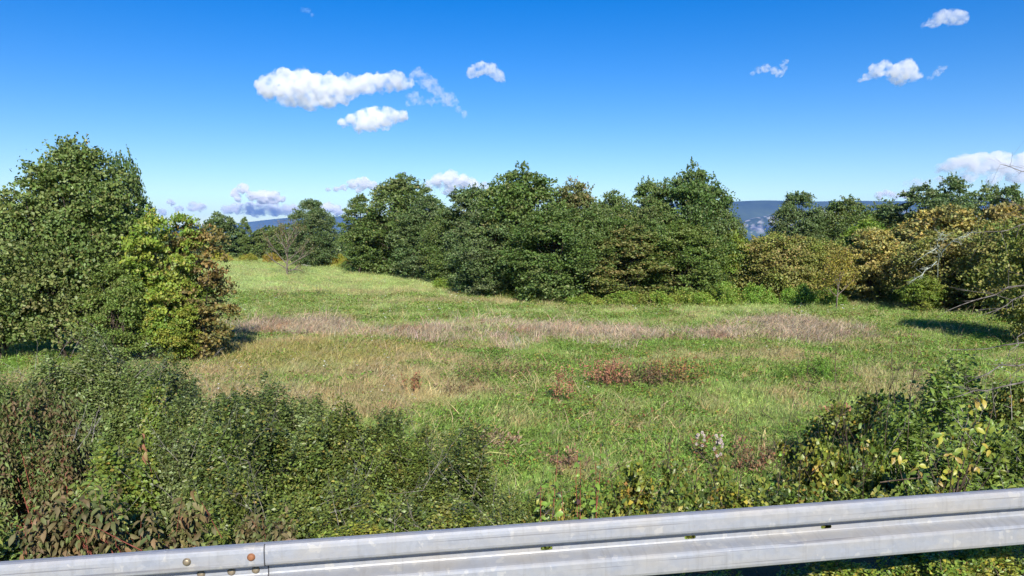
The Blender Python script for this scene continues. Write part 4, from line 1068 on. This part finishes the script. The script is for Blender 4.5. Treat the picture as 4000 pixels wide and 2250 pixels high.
for z, ends, r in (
    (5.0, [(7.1, 9.4, 3.15), (6.35, 9.2, 3.02), (5.85, 9.0, 3.10)], .016),
    (4.6, [(7.0, 9.3, 2.72), (6.3, 9.1, 2.55), (5.95, 9.0, 2.60)], .015),
    (4.0, [(7.2, 9.2, 2.35), (6.5, 9.0, 2.42), (5.9, 8.9, 2.30), (5.5, 8.8, 2.26)], .018),
    (3.4, [(7.1, 9.1, 1.92), (6.4, 8.9, 1.70), (5.95, 8.8, 1.48), (5.6, 8.7, 1.30)], .022),
    (3.2, [(7.2, 9.3, 1.72), (6.3, 9.2, 1.62), (5.75, 9.1, 1.50), (5.3, 9.0, 1.35)], .020),
    (2.8, [(7.1, 9.0, 1.55), (6.4, 8.8, 1.30), (5.9, 8.6, 1.05), (5.7, 8.5, .82)], .018),
    (2.0, [(7.2, 9.2, .90), (6.5, 9.0, .72), (5.9, 8.9, .66), (5.45, 8.8, .50)], .026),
    (1.8, [(7.1, 9.0, .70), (6.4, 8.8, .58), (5.8, 8.7, .48), (5.2, 8.6, .36)], .028),
    (1.9, [(7.0, 9.5, .95), (6.3, 9.5, .80), (5.6, 9.4, .78)], .020)):
    limb(z, ends, r)
V, F = tubes(paths[:1], 8); obj('trunk', mesh_np('trunk', V, F, M_BARK_GREY, None, True), dt)
V, F = tubes(paths[1:], 5); obj('branches', mesh_np('branches', V, F, M_DEAD, None, True), dt)

# pale lichen-covered dead boughs in the autumn thicket
rng = np.random.default_rng(21)
lx, ly = 25.6, 45.0
lb = empty('dead_bough', (lx, ly, float(ground_z(lx, ly))), 0, 'pale lichen-grey dead boughs sticking out of the autumn thicket', 'dead branch')
paths = []
for pts in ([(0, 0, .0), (-.2, -.5, 2.0), (-.7, -1.6, 3.4), (-1.3, -2.4, 3.9), (-2.0, -2.8, 3.75), (-2.7, -3.0, 3.2)], [(-.45, -1.0, 2.7), (-1.2, -2.2, 3.1), (-1.9, -2.8, 2.85), (-2.6, -3.1, 2.35), (-3.1, -3.2, 2.15)],
            [(-.7, -1.6, 3.4), (-.6, -2.4, 4.2), (-.3, -2.8, 4.5), (.3, -3.0, 4.75)], [(-1.3, -2.4, 3.9), (-1.5, -2.8, 4.4), (-1.3, -3.0, 4.7)]):
    P = np.array([np.interp(np.linspace(0, len(pts) - 1, 14), range(len(pts)), [q[k] for q in pts]) for k in range(3)]).T + rng.normal(0, .05, (14, 3))
    r = np.linspace(.035, .012, 14); paths.append((P, r))
    for k in range(5, 14):
        for _ in range(3):
            dd = unit(unit(P[k] - P[k - 1]) * .7 + rng.normal(0, .6, 3)); L = rng.uniform(.2, .6)
            q = bent(P[k], P[k] + dd * L, rng, 4, .1); paths.append((q, r[k] * np.linspace(.6, .25, 4)))
V, F = tubes(paths, 5); obj('bough', mesh_np('bough', V, F, bark_mat('lichen', (.22, .25, .20), (.46, .49, .42), 20), None, True), lb)

# ------------------------------------------------------------------ undergrowth at the foot of the trees
K_BRK = [shrub_data(600 + k, 1.2, 1.6, 1.2, 700, 14, .13, BRACKEN, (.35, .7), .38, .2, False, .8, .006, .35, 0, M_LEAF, M_TWIG_DARK) for k in range(3)]
UG = 'bracken and bramble along the foot of the wood'
ub = [
    (-5.43, 62.56, 1.0, 1.1, 'bright bracken at the start of the undergrowth, below the narrow oak'),
    (-3.04, 59.43, 1.15, 1.25, 'bright bracken mound below the low spreading oak'),
    (-0.55, 55.38, 0.95, 0.9, 'low bracken under the biggest oak'),
    (2.02, 51.15, 0.8, 0.7, 'sparse bracken in front of the forward dark oak'),
    (4.78, 49.59, 1.1, 0.9, 'yellowing bracken below the browning oak'),
    (7.18, 49.13, 1.1, 1.0, 'bracken strip below the gap in the oaks'),
    (9.57, 48.94, 1.1, 1.15, 'tall bracken below the thin oak'),
    (11.96, 49.13, 1.15, 1.35, 'deep bracken mound below the pointed oak'),
    (14.35, 49.59, 1.1, 1.5, 'highest bracken mound at the end of the tall oaks'),
    (16.84, 50.23, 1.0, 1.5, 'green bramble mound below the olive-brown round tree'),
    (19.14, 49.68, 1.0, 1.6, 'dense green bramble right of the bracken strip'),
    (20.98, 48.76, 0.9, 1.2, 'small green bramble behind the small sapling'),
    (26.2, 38.6, 0.55, 0.95, 'small leafy bush beside the shaded grass'),
]
for k, (x, y, r, h, lab) in enumerate(ub):
    shrub('undergrowth_bush', K_BRK[k % 3], x, y, lab, 'bush', UG, k * 1.3, (r, r, h), (.85, 1.0, .9) if k >= 9 else (1, 1, 1))
sc = [(-40, 103, 1.2, 1.5, 'yellow-leaved scrub at the far meadow end'), (-36.5, 103, 1.1, 1.3, 'olive scrub behind the bare sapling'), (-32.5, 101, 1.2, 1.3, 'brownish scrub below the far oaks'),
      (-22.3, 93, 1.1, 1.7, 'pale brown scrub between round oak and slim oak'), (-19.8, 90, 1.0, 1.4, 'yellow scrub at the foot of the slim oak'), (-44.5, 104, 1.1, 1.0, 'low scrub beside the rusty shrub')]
for k, (x, y, r, h, lab) in enumerate(sc):
    shrub('scrub_bush', K_BRK[k % 3], x, y, lab, 'bush', 'scrub closing the far meadow', k * 1.1, (r, r, h), ((1.6, 1.15, .9), (1.3, .95, .9), (1.6, .9, 1.0))[k % 3])
K_SMALL = shrub_data(640, .55, 1.0, .7, 260, 9, .09, GREYGREEN, (.2, .4), .5, .2, False, .9, .008, .3, 8, M_LEAF, M_TWIG_DARK)
shrub('low_scrub', K_SMALL, -16.6, 55.6, 'low grey-green scrub patch on the far meadow', 'shrub'); shrub('low_scrub', K_SMALL, -15.0, 57.4, 'small dark scrub tuft next to the grey-green patch', 'shrub', None, 1, (.6, .6, 1), (.8, .8, .8))
shrub('low_shrub', shrub_data(641, 1.1, 1.5, 1.2, 1100, 12, .06, BRACKEN, (.25, .5), .45, .2, False, 1.2, .005, .3, 0, M_LEAF, M_TWIG_DARK), 9.8, 23.4, 'rounded leafy green shrub in the near meadow', 'shrub', None, 0, (1, 1, 1), (.75, .9, .8))

# ------------------------------------------------------------------ roadside shrubs
LEAF_FULL_KEEP = None
K_GG = [shrub_data(700 + k, 2.2, 1.15, 1.0, 1900, 16, .066, GREYGREEN, (.3, .6), .58, .2, False, 1.0, .0032, .45, 6, M_LEAF_NEAR, M_TWIG) for k in range(2)]
K_HD = [shrub_data(710 + k, 1.8, .95, .85, 1900, 16, .060, HEDGE, (.25, .5), .58, .2, False, .9, .003, .45, 3, M_LEAF_NEAR, M_TWIG) for k in range(2)]
K_BT = shrub_data(720, 2.1, .85, .8, 900, 14, .072, BRIGHT, (.3, .55), .7, .3, False, .8, .005, .45, 4, M_LEAF_NEAR, M_TWIG)
K_RD = shrub_data(721, 2.3, 1.0, .8, 900, 13, .095, REDLEAF, (.3, .6), .42, .9, True, .9, .005, .45, 0, M_DRYLEAF, M_TWIG_RED)
K_FR = [shrub_data(730 + k, 1.6, .85, .7, 1500, 15, .056, HEDGE, (.2, .45), .58, .25, 'mid', .8, .003, .45, 5, M_LEAF_NEAR, M_TWIG) for k in range(2)]
K_DG = shrub_data(740, 1.7, .95, .7, 800, 12, .085, HEDGE, (.25, .5), .45, .6, True, .7, .005, .45, 0, M_LEAF_NEAR, M_TWIG_RED)
RG = 'roadside bushes below the embankment'
S = lambda *a, **k: shrub('roadside_shrub', *a, cat='shrub', group=RG, **k)
S(K_GG[0], -9.1, 15.8, 'grey-green twiggy bush farthest along the roadside hedge', rz=.3, sc=(1.05, 1.05, 1.2))
S(K_GG[1], -7.5, 15.4, 'grey-green bush at the foot of the yellow maple', rz=1.4, sc=(1, 1, 1.2))
S(K_GG[0], -10.4, 14.2, 'grey-green bush at the picture edge above the reddish bush', rz=2.9, sc=(.95, .95, 1.1))
S(K_BT, -6.7, 14.0, 'bright leafy climber bush between grey-green bushes', rz=.9, sc=(.75, .75, 1.12))
S(K_GG[1], -5.5, 13.9, 'grey-green bush bordering the yellowed grass', rz=3.0, sc=(1.05, 1.05, 1.0))
S(K_GG[0], -4.0, 13.0, 'twiggy grey bush where the hedge drops toward the meadow', rz=4.2, sc=(1, 1, .93))
S(K_RD, -7.0, 11.0, 'dogwood bush with reddish drooping leaves', rz=.2, sc=(.85, .85, 1.08))
S(K_BT, -5.75, 10.7, 'bright green bush beside the reddish dogwood', rz=2.1, sc=(1, 1, 1.02))
S(K_GG[1], -4.6, 11.2, 'twiggy grey-brown bush beside the bright green bush', rz=5.2, sc=(.9, .9, 1.05))
S(K_HD[0], -3.7, 10.4, 'dark green hedge bush in the middle of the thicket', rz=.7, sc=(1.05, 1.05, 1.18))
S(K_HD[1], -2.8, 11.3, 'green hedge bush with yellow tips facing the meadow', rz=1.9, sc=(1, 1, 1.15))
S(K_HD[0], -2.1, 12.2, 'upright dark bush rising above the hedge end', rz=3.3, sc=(.9, .9, .88))
S(K_HD[1], -1.25, 12.0, 'dark pointed bush last but one along the hedge', rz=4.4, sc=(.85, .85, .82))
S(K_HD[0], -.65, 10.5, 'small-leaved bush sloping down at the hedge end', rz=5.5, sc=(.9, .9, .92))
S(K_HD[1], .0, 9.9, 'lowest small-leaved bush at the hedge end', rz=.4, sc=(.6, .6, .66))
S(K_DG, -4.6, 7.2, 'green long-leaved dogwood at the bottom corner', rz=.8, sc=(1.05, 1, 1.0))
S(K_DG, -5.2, 8.6, 'green dogwood below the reddish dogwood', rz=2.5, sc=(1, 1, 1.12))
S(K_FR[0], -3.5, 8.5, 'leafy bush above the brown-leaved dogwood', rz=1.1, sc=(1, 1, 1.1))
S(K_FR[1], -2.4, 8.3, 'twiggy bush right of the brown-leaved dogwood', rz=2.2, sc=(1, 1, 1.06))
S(K_FR[0], -1.6, 8.6, 'dense green bush behind the rail joint', rz=3.7, sc=(1, 1, 1.09))
S(K_FR[1], -.85, 8.3, 'dense olive bush in the middle along the rail', rz=4.9, sc=(.9, .9, .97))
S(K_FR[0], -.2, 7.8, 'small green bush beside the rail middle', rz=5.7, sc=(.7, .7, .82))
S(K_FR[1], -1.35, 6.6, 'low bright-tipped bush touching the rail near the joint', rz=.5, sc=(.75, .7, .60), tone=(1.25, 1.2, .9))
S(K_FR[0], -.5, 6.7, 'low leafy bush hugging the rail', rz=1.5, sc=(.75, .7, .58), tone=(1.1, 1.1, .9))
S(K_FR[1], .35, 6.9, 'low bush with pale tips before the bramble begins', rz=2.8, sc=(.65, .65, .56), tone=(1.2, 1.2, 1.0))

# --- shrub whose biggest leaves can be told apart: leaves are parts
def leaf_shape(name, mat, L, W, fold, arch, tint, twist=0.0):
    """one blade: midrib and two margins in five stations, arched, folded, on a short stalk"""
    st = [(-.62, .015), (-.5, .02), (-.28, .78), (.02, 1.0), (.30, .62), (.5, .02)]
    V = []; F = []
    for k, (u, w) in enumerate(st):
        z = -arch * (u + .5) ** 2; tw = twist * u
        for s in (-1, 0, 1):
            V.append((u * L, s * w * W * .5 * math.cos(tw), (z + abs(s) * w * fold + s * w * .5 * math.sin(tw) * W / L) * L))
    for k in range(len(st) - 1):
        a = 3 * k; F += [(a, a + 1, a + 4, a + 3), (a + 1, a + 2, a + 5, a + 4)]
    return mesh_np(name, np.array(V), np.array(F), mat, np.tile(np.array(tint), (len(V), 1)), True)

def set_leaves(root, rng, P, D, m, meshes, L_sprig, droop, spread=.9):
    n = 0
    for p, d, L in zip(P, D, L_sprig):
        a = np.cross(d, rng.normal(0, 1, 3)); a /= np.linalg.norm(a); b = np.cross(d, a)
        for k in range(m):
            s = (k + rng.uniform(.3, .9)) / m; an = k * 2.4 + rng.uniform(0, .8)
            side = a * math.cos(an) + b * math.sin(an)
            u = d * .4 + side * spread; u[2] -= droop * rng.uniform(.6, 1.3); u /= np.linalg.norm(u)
            nn = np.array((0, -.35, .8)) + rng.normal(0, .4, 3); v = np.cross(nn, u); v /= np.linalg.norm(v); w = np.cross(u, v)
            sc = rng.uniform(.7, 1.2)
            c = p + d * L * s; c = c + u * sc * .045
            o = bpy.data.objects.new('leaf', meshes[rng.integers(0, len(meshes))]); COL.objects.link(o); o.parent = root
            M = Matrix(((u[0] * sc, v[0] * sc, w[0] * sc, c[0]), (u[1] * sc, v[1] * sc, w[1] * sc, c[1]), (u[2] * sc, v[2] * sc, w[2] * sc, c[2]), (0, 0, 0, 1)))
            o.matrix_local = M
            n += 1
    return n

rng = np.random.default_rng(31)
BL = [leaf_shape('leaf', M_DRYLEAF, L * .88, W * .72, f * 1.9, a, t, tw) for L, W, f, a, t, tw in (
    (.095, .050, .10, .30, (.24, .165, .075), .3), (.085, .042, .16, .55, (.19, .125, .055), -.4), (.10, .055, .08, .45, (.27, .20, .085), .2), (.08, .04, .2, .7, (.14, .085, .045), .5),
    (.09, .05, .12, .4, (.21, .20, .07), -.2), (.085, .046, .1, .5, (.12, .14, .04), .2), (.08, .04, .18, .6, (.27, .13, .07), -.5))]
K_BR = shrub_data(750, 1.2, .95, .5, 520, 11, .085, BROWNLEAF, (.25, .5), .5, 1.0, True, .6, .005, .35, 0, M_DRYLEAF, M_TWIG_RED, fold=.5)
bd = shrub('brown_dogwood', K_BR, -3.15, 6.15, 'dogwood with large curled brown leaves just behind the rail', 'shrub', RG, 0, (1, 1, 1.05))
P, d = dome_points(rng, 24, 1.25, .98, .5, .95, .9); P = P[P[:, 1] < .25]; d = unit(np.array((0, -.25, .5)) + rng.normal(0, .45, (len(P), 3)))
LS = rng.uniform(.18, .34, len(P))
paths = [(bent(p - dd * .25, p + dd * L, rng, 4, .04), np.array((.005, .004, .003, .0015))) for p, dd, L in zip(P, d, LS)]
set_leaves(bd, rng, P, d, 8, BL, LS, 1.7)
V, F = tubes(paths, 4); obj('twig', mesh_np('twig', V, F, M_TWIG_RED, None, True), bd)
bd2 = shrub('brown_dogwood', K_BR, -1.95, 5.85, 'smaller brown-leaved dogwood with red twigs by the rail joint', 'shrub', RG, 2.0, (.62, .75, .78))

# ------------------------------------------------------------------ bramble along the rail and the bush at the corner
K_BB = [shrub_data(760 + k, 1.0, .95, .85, 800, 13, .066, BRAMBLE, (.25, .55), .62, .2, 'mid', .45, .004, .4, 3, M_LEAF_NEAR, M_TWIG_DARK, sdroop=.3) for k in range(3)]
BG = 'bramble bushes behind the rail'
bb = [
    (0.8, 8.0, 0.71, 1.70, 'bramble around the young leafy shoots'),
    (1.5, 8.9, 0.87, 1.86, 'bramble just right of the young shoots, farther from the rail'),
    (2.3, 9.0, 0.92, 1.86, 'bramble below the white fluffy thistles'),
    (3.05, 9.1, 0.92, 1.94, 'dark bramble right of the thistles'),
    (3.8, 9.2, 0.92, 2.11, 'yellow-flecked bramble rising toward the corner bush'),
    (4.5, 9.4, 0.92, 2.27, 'tall bramble merging with the corner bush'),
    (1.3, 6.8, 0.81, 1.09, 'low bramble touching the rail beside the shoots'),
    (2.05, 6.8, 0.81, 1.09, 'low bramble along the middle of the long rail'),
    (2.75, 6.9, 0.81, 1.09, 'low yellowish bramble before the corner bush'),
    (3.45, 7.0, 0.81, 1.19, 'low bramble at the foot of the yellow leaves'),
    (6.1, 13.6, 1.22, 1.72, 'sprawling bramble at the meadow side of the corner bush'),
    (7.1, 14.3, 1.39, 2.01, 'olive bramble hump behind the fallen dead limbs'),
    (5.3, 12.0, 1.04, 1.67, 'red-flecked bramble sloping down to the meadow'),
]
for k, (x, y, r, h, lab) in enumerate(bb):
    shrub('bramble_bush', K_BB[k % 3], x, y, lab, 'bush', BG, k * 1.7, (r, r, h), ((1, 1, 1), (1.1, 1.05, .9), (.9, .95, .9))[k % 3])
CR = ['creeping bramble under the rail, the first one showing below it', 'creeping bramble under the rail, second one showing', 'creeping bramble under the rail, third one showing', 'creeping bramble under the rail beside the marker post', 'creeping bramble under the rail at the picture edge']
for k, lab in enumerate(CR):
    x = 1.25 + .62 * k
    shrub('creeping_bramble', K_BB[k % 3], x, float(rail_y(x)) + .52, lab, 'bush', BG, 0, (.46, .34, .34 + .03 * k), (1.1, 1.15, .9))
K_EL = [shrub_data(770 + k, 2.2, 1.0, .9, 750, 13, .11, ELDER, (.3, .6), .42, .35, True, .5, .006, .4, 2, M_LEAF_NEAR, M_TWIG) for k in range(2)]
CG = 'dark corner bushes'
shrub('elder_bush', K_EL[0], 6.3, 11.0, 'large-leaved dark elder under the fallen dead limbs', 'bush', CG, .2, (1, 1, 1.12))
shrub('elder_bush', K_EL[1], 6.4, 9.4, 'dark elder at the picture edge', 'bush', CG, 1.9, (.9, .9, 1.05))
shrub('elder_bush', K_EL[0], 5.4, 9.9, 'dark green bush left of the picture-edge elder', 'bush', CG, 3.4, (.8, .8, .95))
shrub('elder_bush', K_EL[0], 7.7, 12.3, 'tall elder beneath the lowest dead limbs', 'bush', CG, 5.0, (1, 1, 1.1))
shrub('bramble_bush', K_BB[0], 8.4, 14.6, 'bramble hump at the picture edge behind the dead limbs', 'bush', BG, 1.0, (1.3, 1.2, 1.95))
shrub('bramble_bush', K_BB[1], 9.8, 14.2, 'last bramble hump against the picture edge', 'bush', BG, 2.0, (1.3, 1.2, 2.0))
shrub('bramble_bush', K_BB[2], 6.6, 12.2, 'tall bramble in the heart of the corner thicket', 'bush', BG, 3.0, (1.2, 1.1, 2.1))
shrub('bramble_bush', K_BB[0], 5.0, 10.6, 'mid bramble leading up into the corner thicket', 'bush', BG, 4.0, (1.0, 1.0, 1.75))
eb = shrub('elder_bush', K_EL[1], 4.95, 7.9, 'dark bush behind the yellow leaves beside the rail', 'bush', CG, 0, (.85, .8, .72))
rng = np.random.default_rng(33)
YL = [leaf_shape('leaf', M_LEAF_NEAR, L * .82, W * .8, f, a, t, tw) for L, W, f, a, t, tw in (
    (.11, .058, .06, .25, (.33, .33, .045), .2), (.10, .052, .08, .35, (.24, .30, .05), -.2), (.115, .056, .05, .3, (.38, .31, .05), .1), (.10, .05, .1, .45, (.17, .25, .04), .3), (.095, .05, .08, .3, (.30, .22, .05), -.3))]
yb = empty('yellow_leaf_bush', (4.25, 7.0, float(ground_z(4.25, 7.0)) - .05), 0, 'bush of big yellow-green leaves lit against the dark corner', 'bush')
ctr = np.array([(-.30, 0, 1.02), (-.22, -.05, 1.22), (-.34, .02, .86), (-.12, -.05, 1.08), (-.05, 0, .90), (.05, -.05, 1.30), (.02, .02, 1.12), (.12, 0, .98), (.20, -.03, 1.18), (.24, .03, 1.36), (.10, .05, 1.46), (-.18, 0, .80),
                (-.62, .1, 1.02), (-.50, .1, .92), (.34, .1, 1.55), (.0, .05, .78), (.2, .02, .82), (.46, .1, 1.3)])
d = unit(np.array((-.2, -.45, .3)) + rng.normal(0, .35, (len(ctr), 3))); LS = rng.uniform(.12, .2, len(ctr))
set_leaves(yb, rng, ctr, d, 7, YL, LS, .45)
paths = [(bent((rng.normal(.1, .12), .3 + rng.normal(0, .08), .0), p + dd * L, rng, 6, .05), np.array((.011, .009, .007, .006, .004, .002))) for p, dd, L in zip(ctr, d, LS)]
paths.append((bent((-.75, -.05, .80), (-.2, .05, .84), rng, 5, .03), np.array((.007, .007, .006, .006, .005))))
V, F = tubes(paths, 5); obj('stem', mesh_np('stem', V, F, M_TWIG_DARK, None, True), yb)

# ------------------------------------------------------------------ single weeds on the meadow
def weed(name, seed, x, y, H, rad, stems, pal, label, lpm=26, leaf=.07, tm=None, lean=.12, frm=.3, cat='weed', group=None):
    rng = np.random.default_rng(seed)
    e = empty(name, (x, y, float(ground_z(x, y)) - .02), 0, label, cat, group)
    paths = []; C = []
    for k in range(stems):
        b = np.array((rng.normal(0, rad * .5), rng.normal(0, rad * .5), 0)); h = H * rng.uniform(.55, 1.0)
        t = b + np.array((rng.normal(0, lean) * h, rng.normal(0, lean) * h, h)); P = bent(b, t, rng, 5, .03); paths.append((P, np.linspace(.006, .0025, 5)))
        s = rng.uniform(frm, 1, lpm); q = np.stack([np.interp(s, np.linspace(0, 1, 5), P[:, i]) for i in range(3)], -1)
        C.append(q + rng.normal(0, leaf * .7, (lpm, 3)))
    C = np.concatenate(C); n = len(C); L = leaf * rng.uniform(.6, 1.4, n)
    V, F, col = leaves_mesh(C, rng.normal(0, 1, (n, 3)) + np.array((0, 0, .5)), unit(rng.normal(0, 1, (n, 3)) + np.array((0, -.5, .5))), L, L * .55, pick_cols(rng, n, *pal))
    f = obj('foliage', mesh_np('foliage', V, F, M_DRYLEAF, col), e); tag(f, kind='stuff')
    V, F = tubes(paths, 4); obj('stem', mesh_np('stem', V, F, tm or M_TWIG_DARK, None, True), e)
    return e
RUSTW = ([(.32, .15, .09), (.38, .19, .11), (.25, .11, .06), (.28, .21, .07)], [3, 2, 2, 1]); BROWNW = ([(.15, .10, .05), (.20, .13, .07), (.10, .07, .035), (.14, .16, .04)], [3, 2, 2, 2])
weed('dock_clump', 1, 2.9, 22.4, .95, .8, 60, RUSTW, 'rust-red dock clump in the middle of the meadow', 22)
weed('dock_clump', 2, 4.0, 22.6, .75, .8, 46, BROWNW, 'dark brown weed clump between two rusty clumps', 22)
weed('dock_clump', 3, 5.0, 23.0, 1.0, 1.0, 60, ([(.30, .12, .06), (.28, .20, .05), (.20, .16, .05), (.16, .18, .04)], [2, 2, 2, 2]), 'rusty and yellow weed clump right of the dark clump', 22)
weed('dock_stalk', 4, 1.4, 19.8, 1.2, .22, 9, RUSTW, 'tall red-brown dock stalk standing alone', 40)
weed('dock_stalk', 5, -2.75, 21.1, .8, .2, 6, ([(.22, .10, .05), (.28, .15, .07)], [1, 1]), 'reddish dock stalk by the yellowed grass', 30)
weed('seed_stalk', 6, -.12, 17.1, .85, .1, 3, ([(.10, .13, .035), (.13, .11, .04)], [2, 1]), 'dark green seed stalks, two curving stems in short grass', 46, .035)
weed('seed_stalk', 7, 3.9, 18.8, .55, .03, 1, ([(.09, .05, .03), (.12, .07, .04)], [1, 1]), 'single thin dark seed stalk', 40, .03)
weed('weed_patch', 8, -.9, 23.4, .9, .8, 46, ([(.11, .19, .03), (.15, .22, .04), (.18, .12, .05), (.22, .18, .05)], [3, 2, 1, 1]), 'green leafy weed patch with a bare stick', 20, .06)
weed('weed_patch', 9, -1.3, 21.0, .45, .9, 26, BROWNW, 'brown bramble-like weed patch below the green patch', 22)
weed('weed_patch', 10, .5, 24.0, .5, .7, 18, BROWNW, 'faded brown weeds beside the green leafy patch', 20)
weed('weed_patch', 11, 1.1, 14.0, .5, .35, 16, ([(.26, .17, .10), (.20, .12, .07)], [1, 1]), 'withered brown grass clump above the young shoots', 22)
weed('weed_patch', 12, -.4, 16.0, .35, .5, 16, ([(.30, .22, .14), (.24, .17, .10)], [1, 1]), 'withered straw clump below the seed stalks', 22)
weed('weed_patch', 13, 8.3, 18.5, .35, .5, 16, RUSTW, 'rusty weed clump near the rounded green shrub', 20)
weed('weed_patch', 14, 4.6, 14.2, .55, .7, 22, ([(.20, .13, .07), (.26, .17, .09), (.22, .09, .05)], [2, 2, 1]), 'brown dry weeds right of the thistles', 22)
weed('weed_patch', 15, -4.6, 30.4, .5, 1.4, 26, ([(.20, .19, .04), (.16, .15, .035), (.24, .20, .05)], [2, 2, 1]), 'olive-yellow weed mat in the yellowed grass', 24, .06)
weed('orange_weed', 16, -.75, 14.4, .4, .05, 2, ([(.62, .10, .02), (.60, .25, .03)], [2, 1]), 'tiny plant with orange-red leaves at the hedge edge', 5, .05, None, .1, .7)

# fluffy thistles
def thistle(seed, x, y, H, label, nh):
    rng = np.random.default_rng(seed)
    e = weed('thistle', seed, x, y, H, .08, 6, ([(.26, .13, .06), (.20, .11, .05), (.24, .20, .07)], [2, 2, 1]), label, 30, .05, None, .16, .1, 'thistle', 'thistles gone to seed')
    V = []; F = []
    for k in range(60):
        d = unit(rng.normal(0, 1, 3)); a = unit(np.cross(d, rng.normal(0, 1, 3))) * .006; b = len(V)
        V += [tuple(a * .4), tuple(d * .030 + a), tuple(d * .030 - a)]; F.append((b, b + 1, b + 2))
    me = mesh_np('seed_head', np.array(V), np.array(F), M_DRYLEAF, np.tile(np.array((.62, .54, .49)), (len(V), 1)))
    for k in range(nh):
        a = rng.uniform(0, 6.28); z = H * rng.uniform(.5, 1.02); r = .11 * (1.25 - z / H * .7)
        o = obj('seed_head', me, e, (math.cos(a) * r, math.sin(a) * r, z), (rng.uniform(0, 6), rng.uniform(0, 6), 0)); q = rng.uniform(.7, 1.15); o.scale = (q, q, q)
thistle(51, 3.78, 14.7, .62, 'white fluffy thistle standing farther back', 12)
thistle(52, 3.92, 13.9, .78, 'white fluffy thistle nearest the bramble', 17)

# young shoots behind the rail
def shoots(seed, x, y, H, n, label):
    rng = np.random.default_rng(seed)
    e = empty('young_shoot', (x, y, float(ground_z(x, y)) - .02), 0, label, 'sapling', 'young leafy shoots')
    paths = []; P = []; D = []
    for k in range(n):
        b = np.array((rng.normal(0, .09), rng.normal(0, .06), 0)); t = b + np.array((rng.normal(0, .10), rng.normal(0, .05), H * rng.uniform(.7, 1)))
        q = bent(b, t, rng, 6, .02); paths.append((q, np.linspace(.007, .003, 6)))
        P.append(q[2]); D.append(q[5] - q[2])
    P = np.array(P); D = np.array(D); L = np.linalg.norm(D, axis=1)
    for q in paths:
        V, F = tubes([q], 5); obj('stem', mesh_np('stem', V, F, M_TWIG_RED, None, True), e)
    set_leaves(e, rng, P, unit(D), 14, SL, L, .35)
SL = [leaf_shape('leaf', M_LEAF_NEAR, L, W, f, a, t, tw) for L, W, f, a, t, tw in ((.085, .048, .08, .35, (.15, .25, .04), .2), (.085, .05, .12, .5, (.20, .32, .05), -.2), (.08, .045, .1, .4, (.07, .13, .025), .3), (.07, .04, .1, .4, (.10, .055, .045), .1))]
shoots(61, .40, 7.4, 1.6, 2, 'two thin leafy shoots left of the taller shoots')
shoots(62, .82, 7.8, 1.85, 4, 'tallest cluster of leafy shoots behind the rail')
shoots(63, .56, 7.0, 1.25, 1, 'single low shoot between the two shoot clusters')

# pale stones at the far meadow end
rng = np.random.default_rng(71)
M_STONE = plain_mat('limestone', (.48, .46, .42), .9)
for k, (x, y, s, lab) in enumerate(((-25.6, 91.4, .42, 'largest pale stone below the round oak'), (-24.9, 91.2, .30, 'small pale stone right of the largest stone'), (-26.3, 91.8, .28, 'small pale stone left of the largest stone'))):
    v = ICO_V * (1 + rng.normal(0, .10, (len(ICO_V), 1))) * np.array((s, s * .8, s * .62))
    o = obj('stone', mesh_np('stone', v, ICO_F, M_STONE), loc=(x, y, float(ground_z(x, y)) + s * .35)); tag(o, lab, 'stone', 'pale stones at the far meadow end')

# marker post behind the rail at the corner
mp_ = empty('marker_post', (3.10, 4.42, -0.03), 0, 'white marker post top with a navy band, at the bottom corner', 'post')
obj('post', extrude_profile([(-.06, -.05), (.06, -.05), (.06, .05), (-.06, .05)], -.3, .155, M_WHITE, 'post'), mp_)
obj('band', extrude_profile([(-.018, -.052), (.018, -.052), (.018, .052), (-.018, .052)], -.1, .158, M_NAVY, 'band'), mp_)
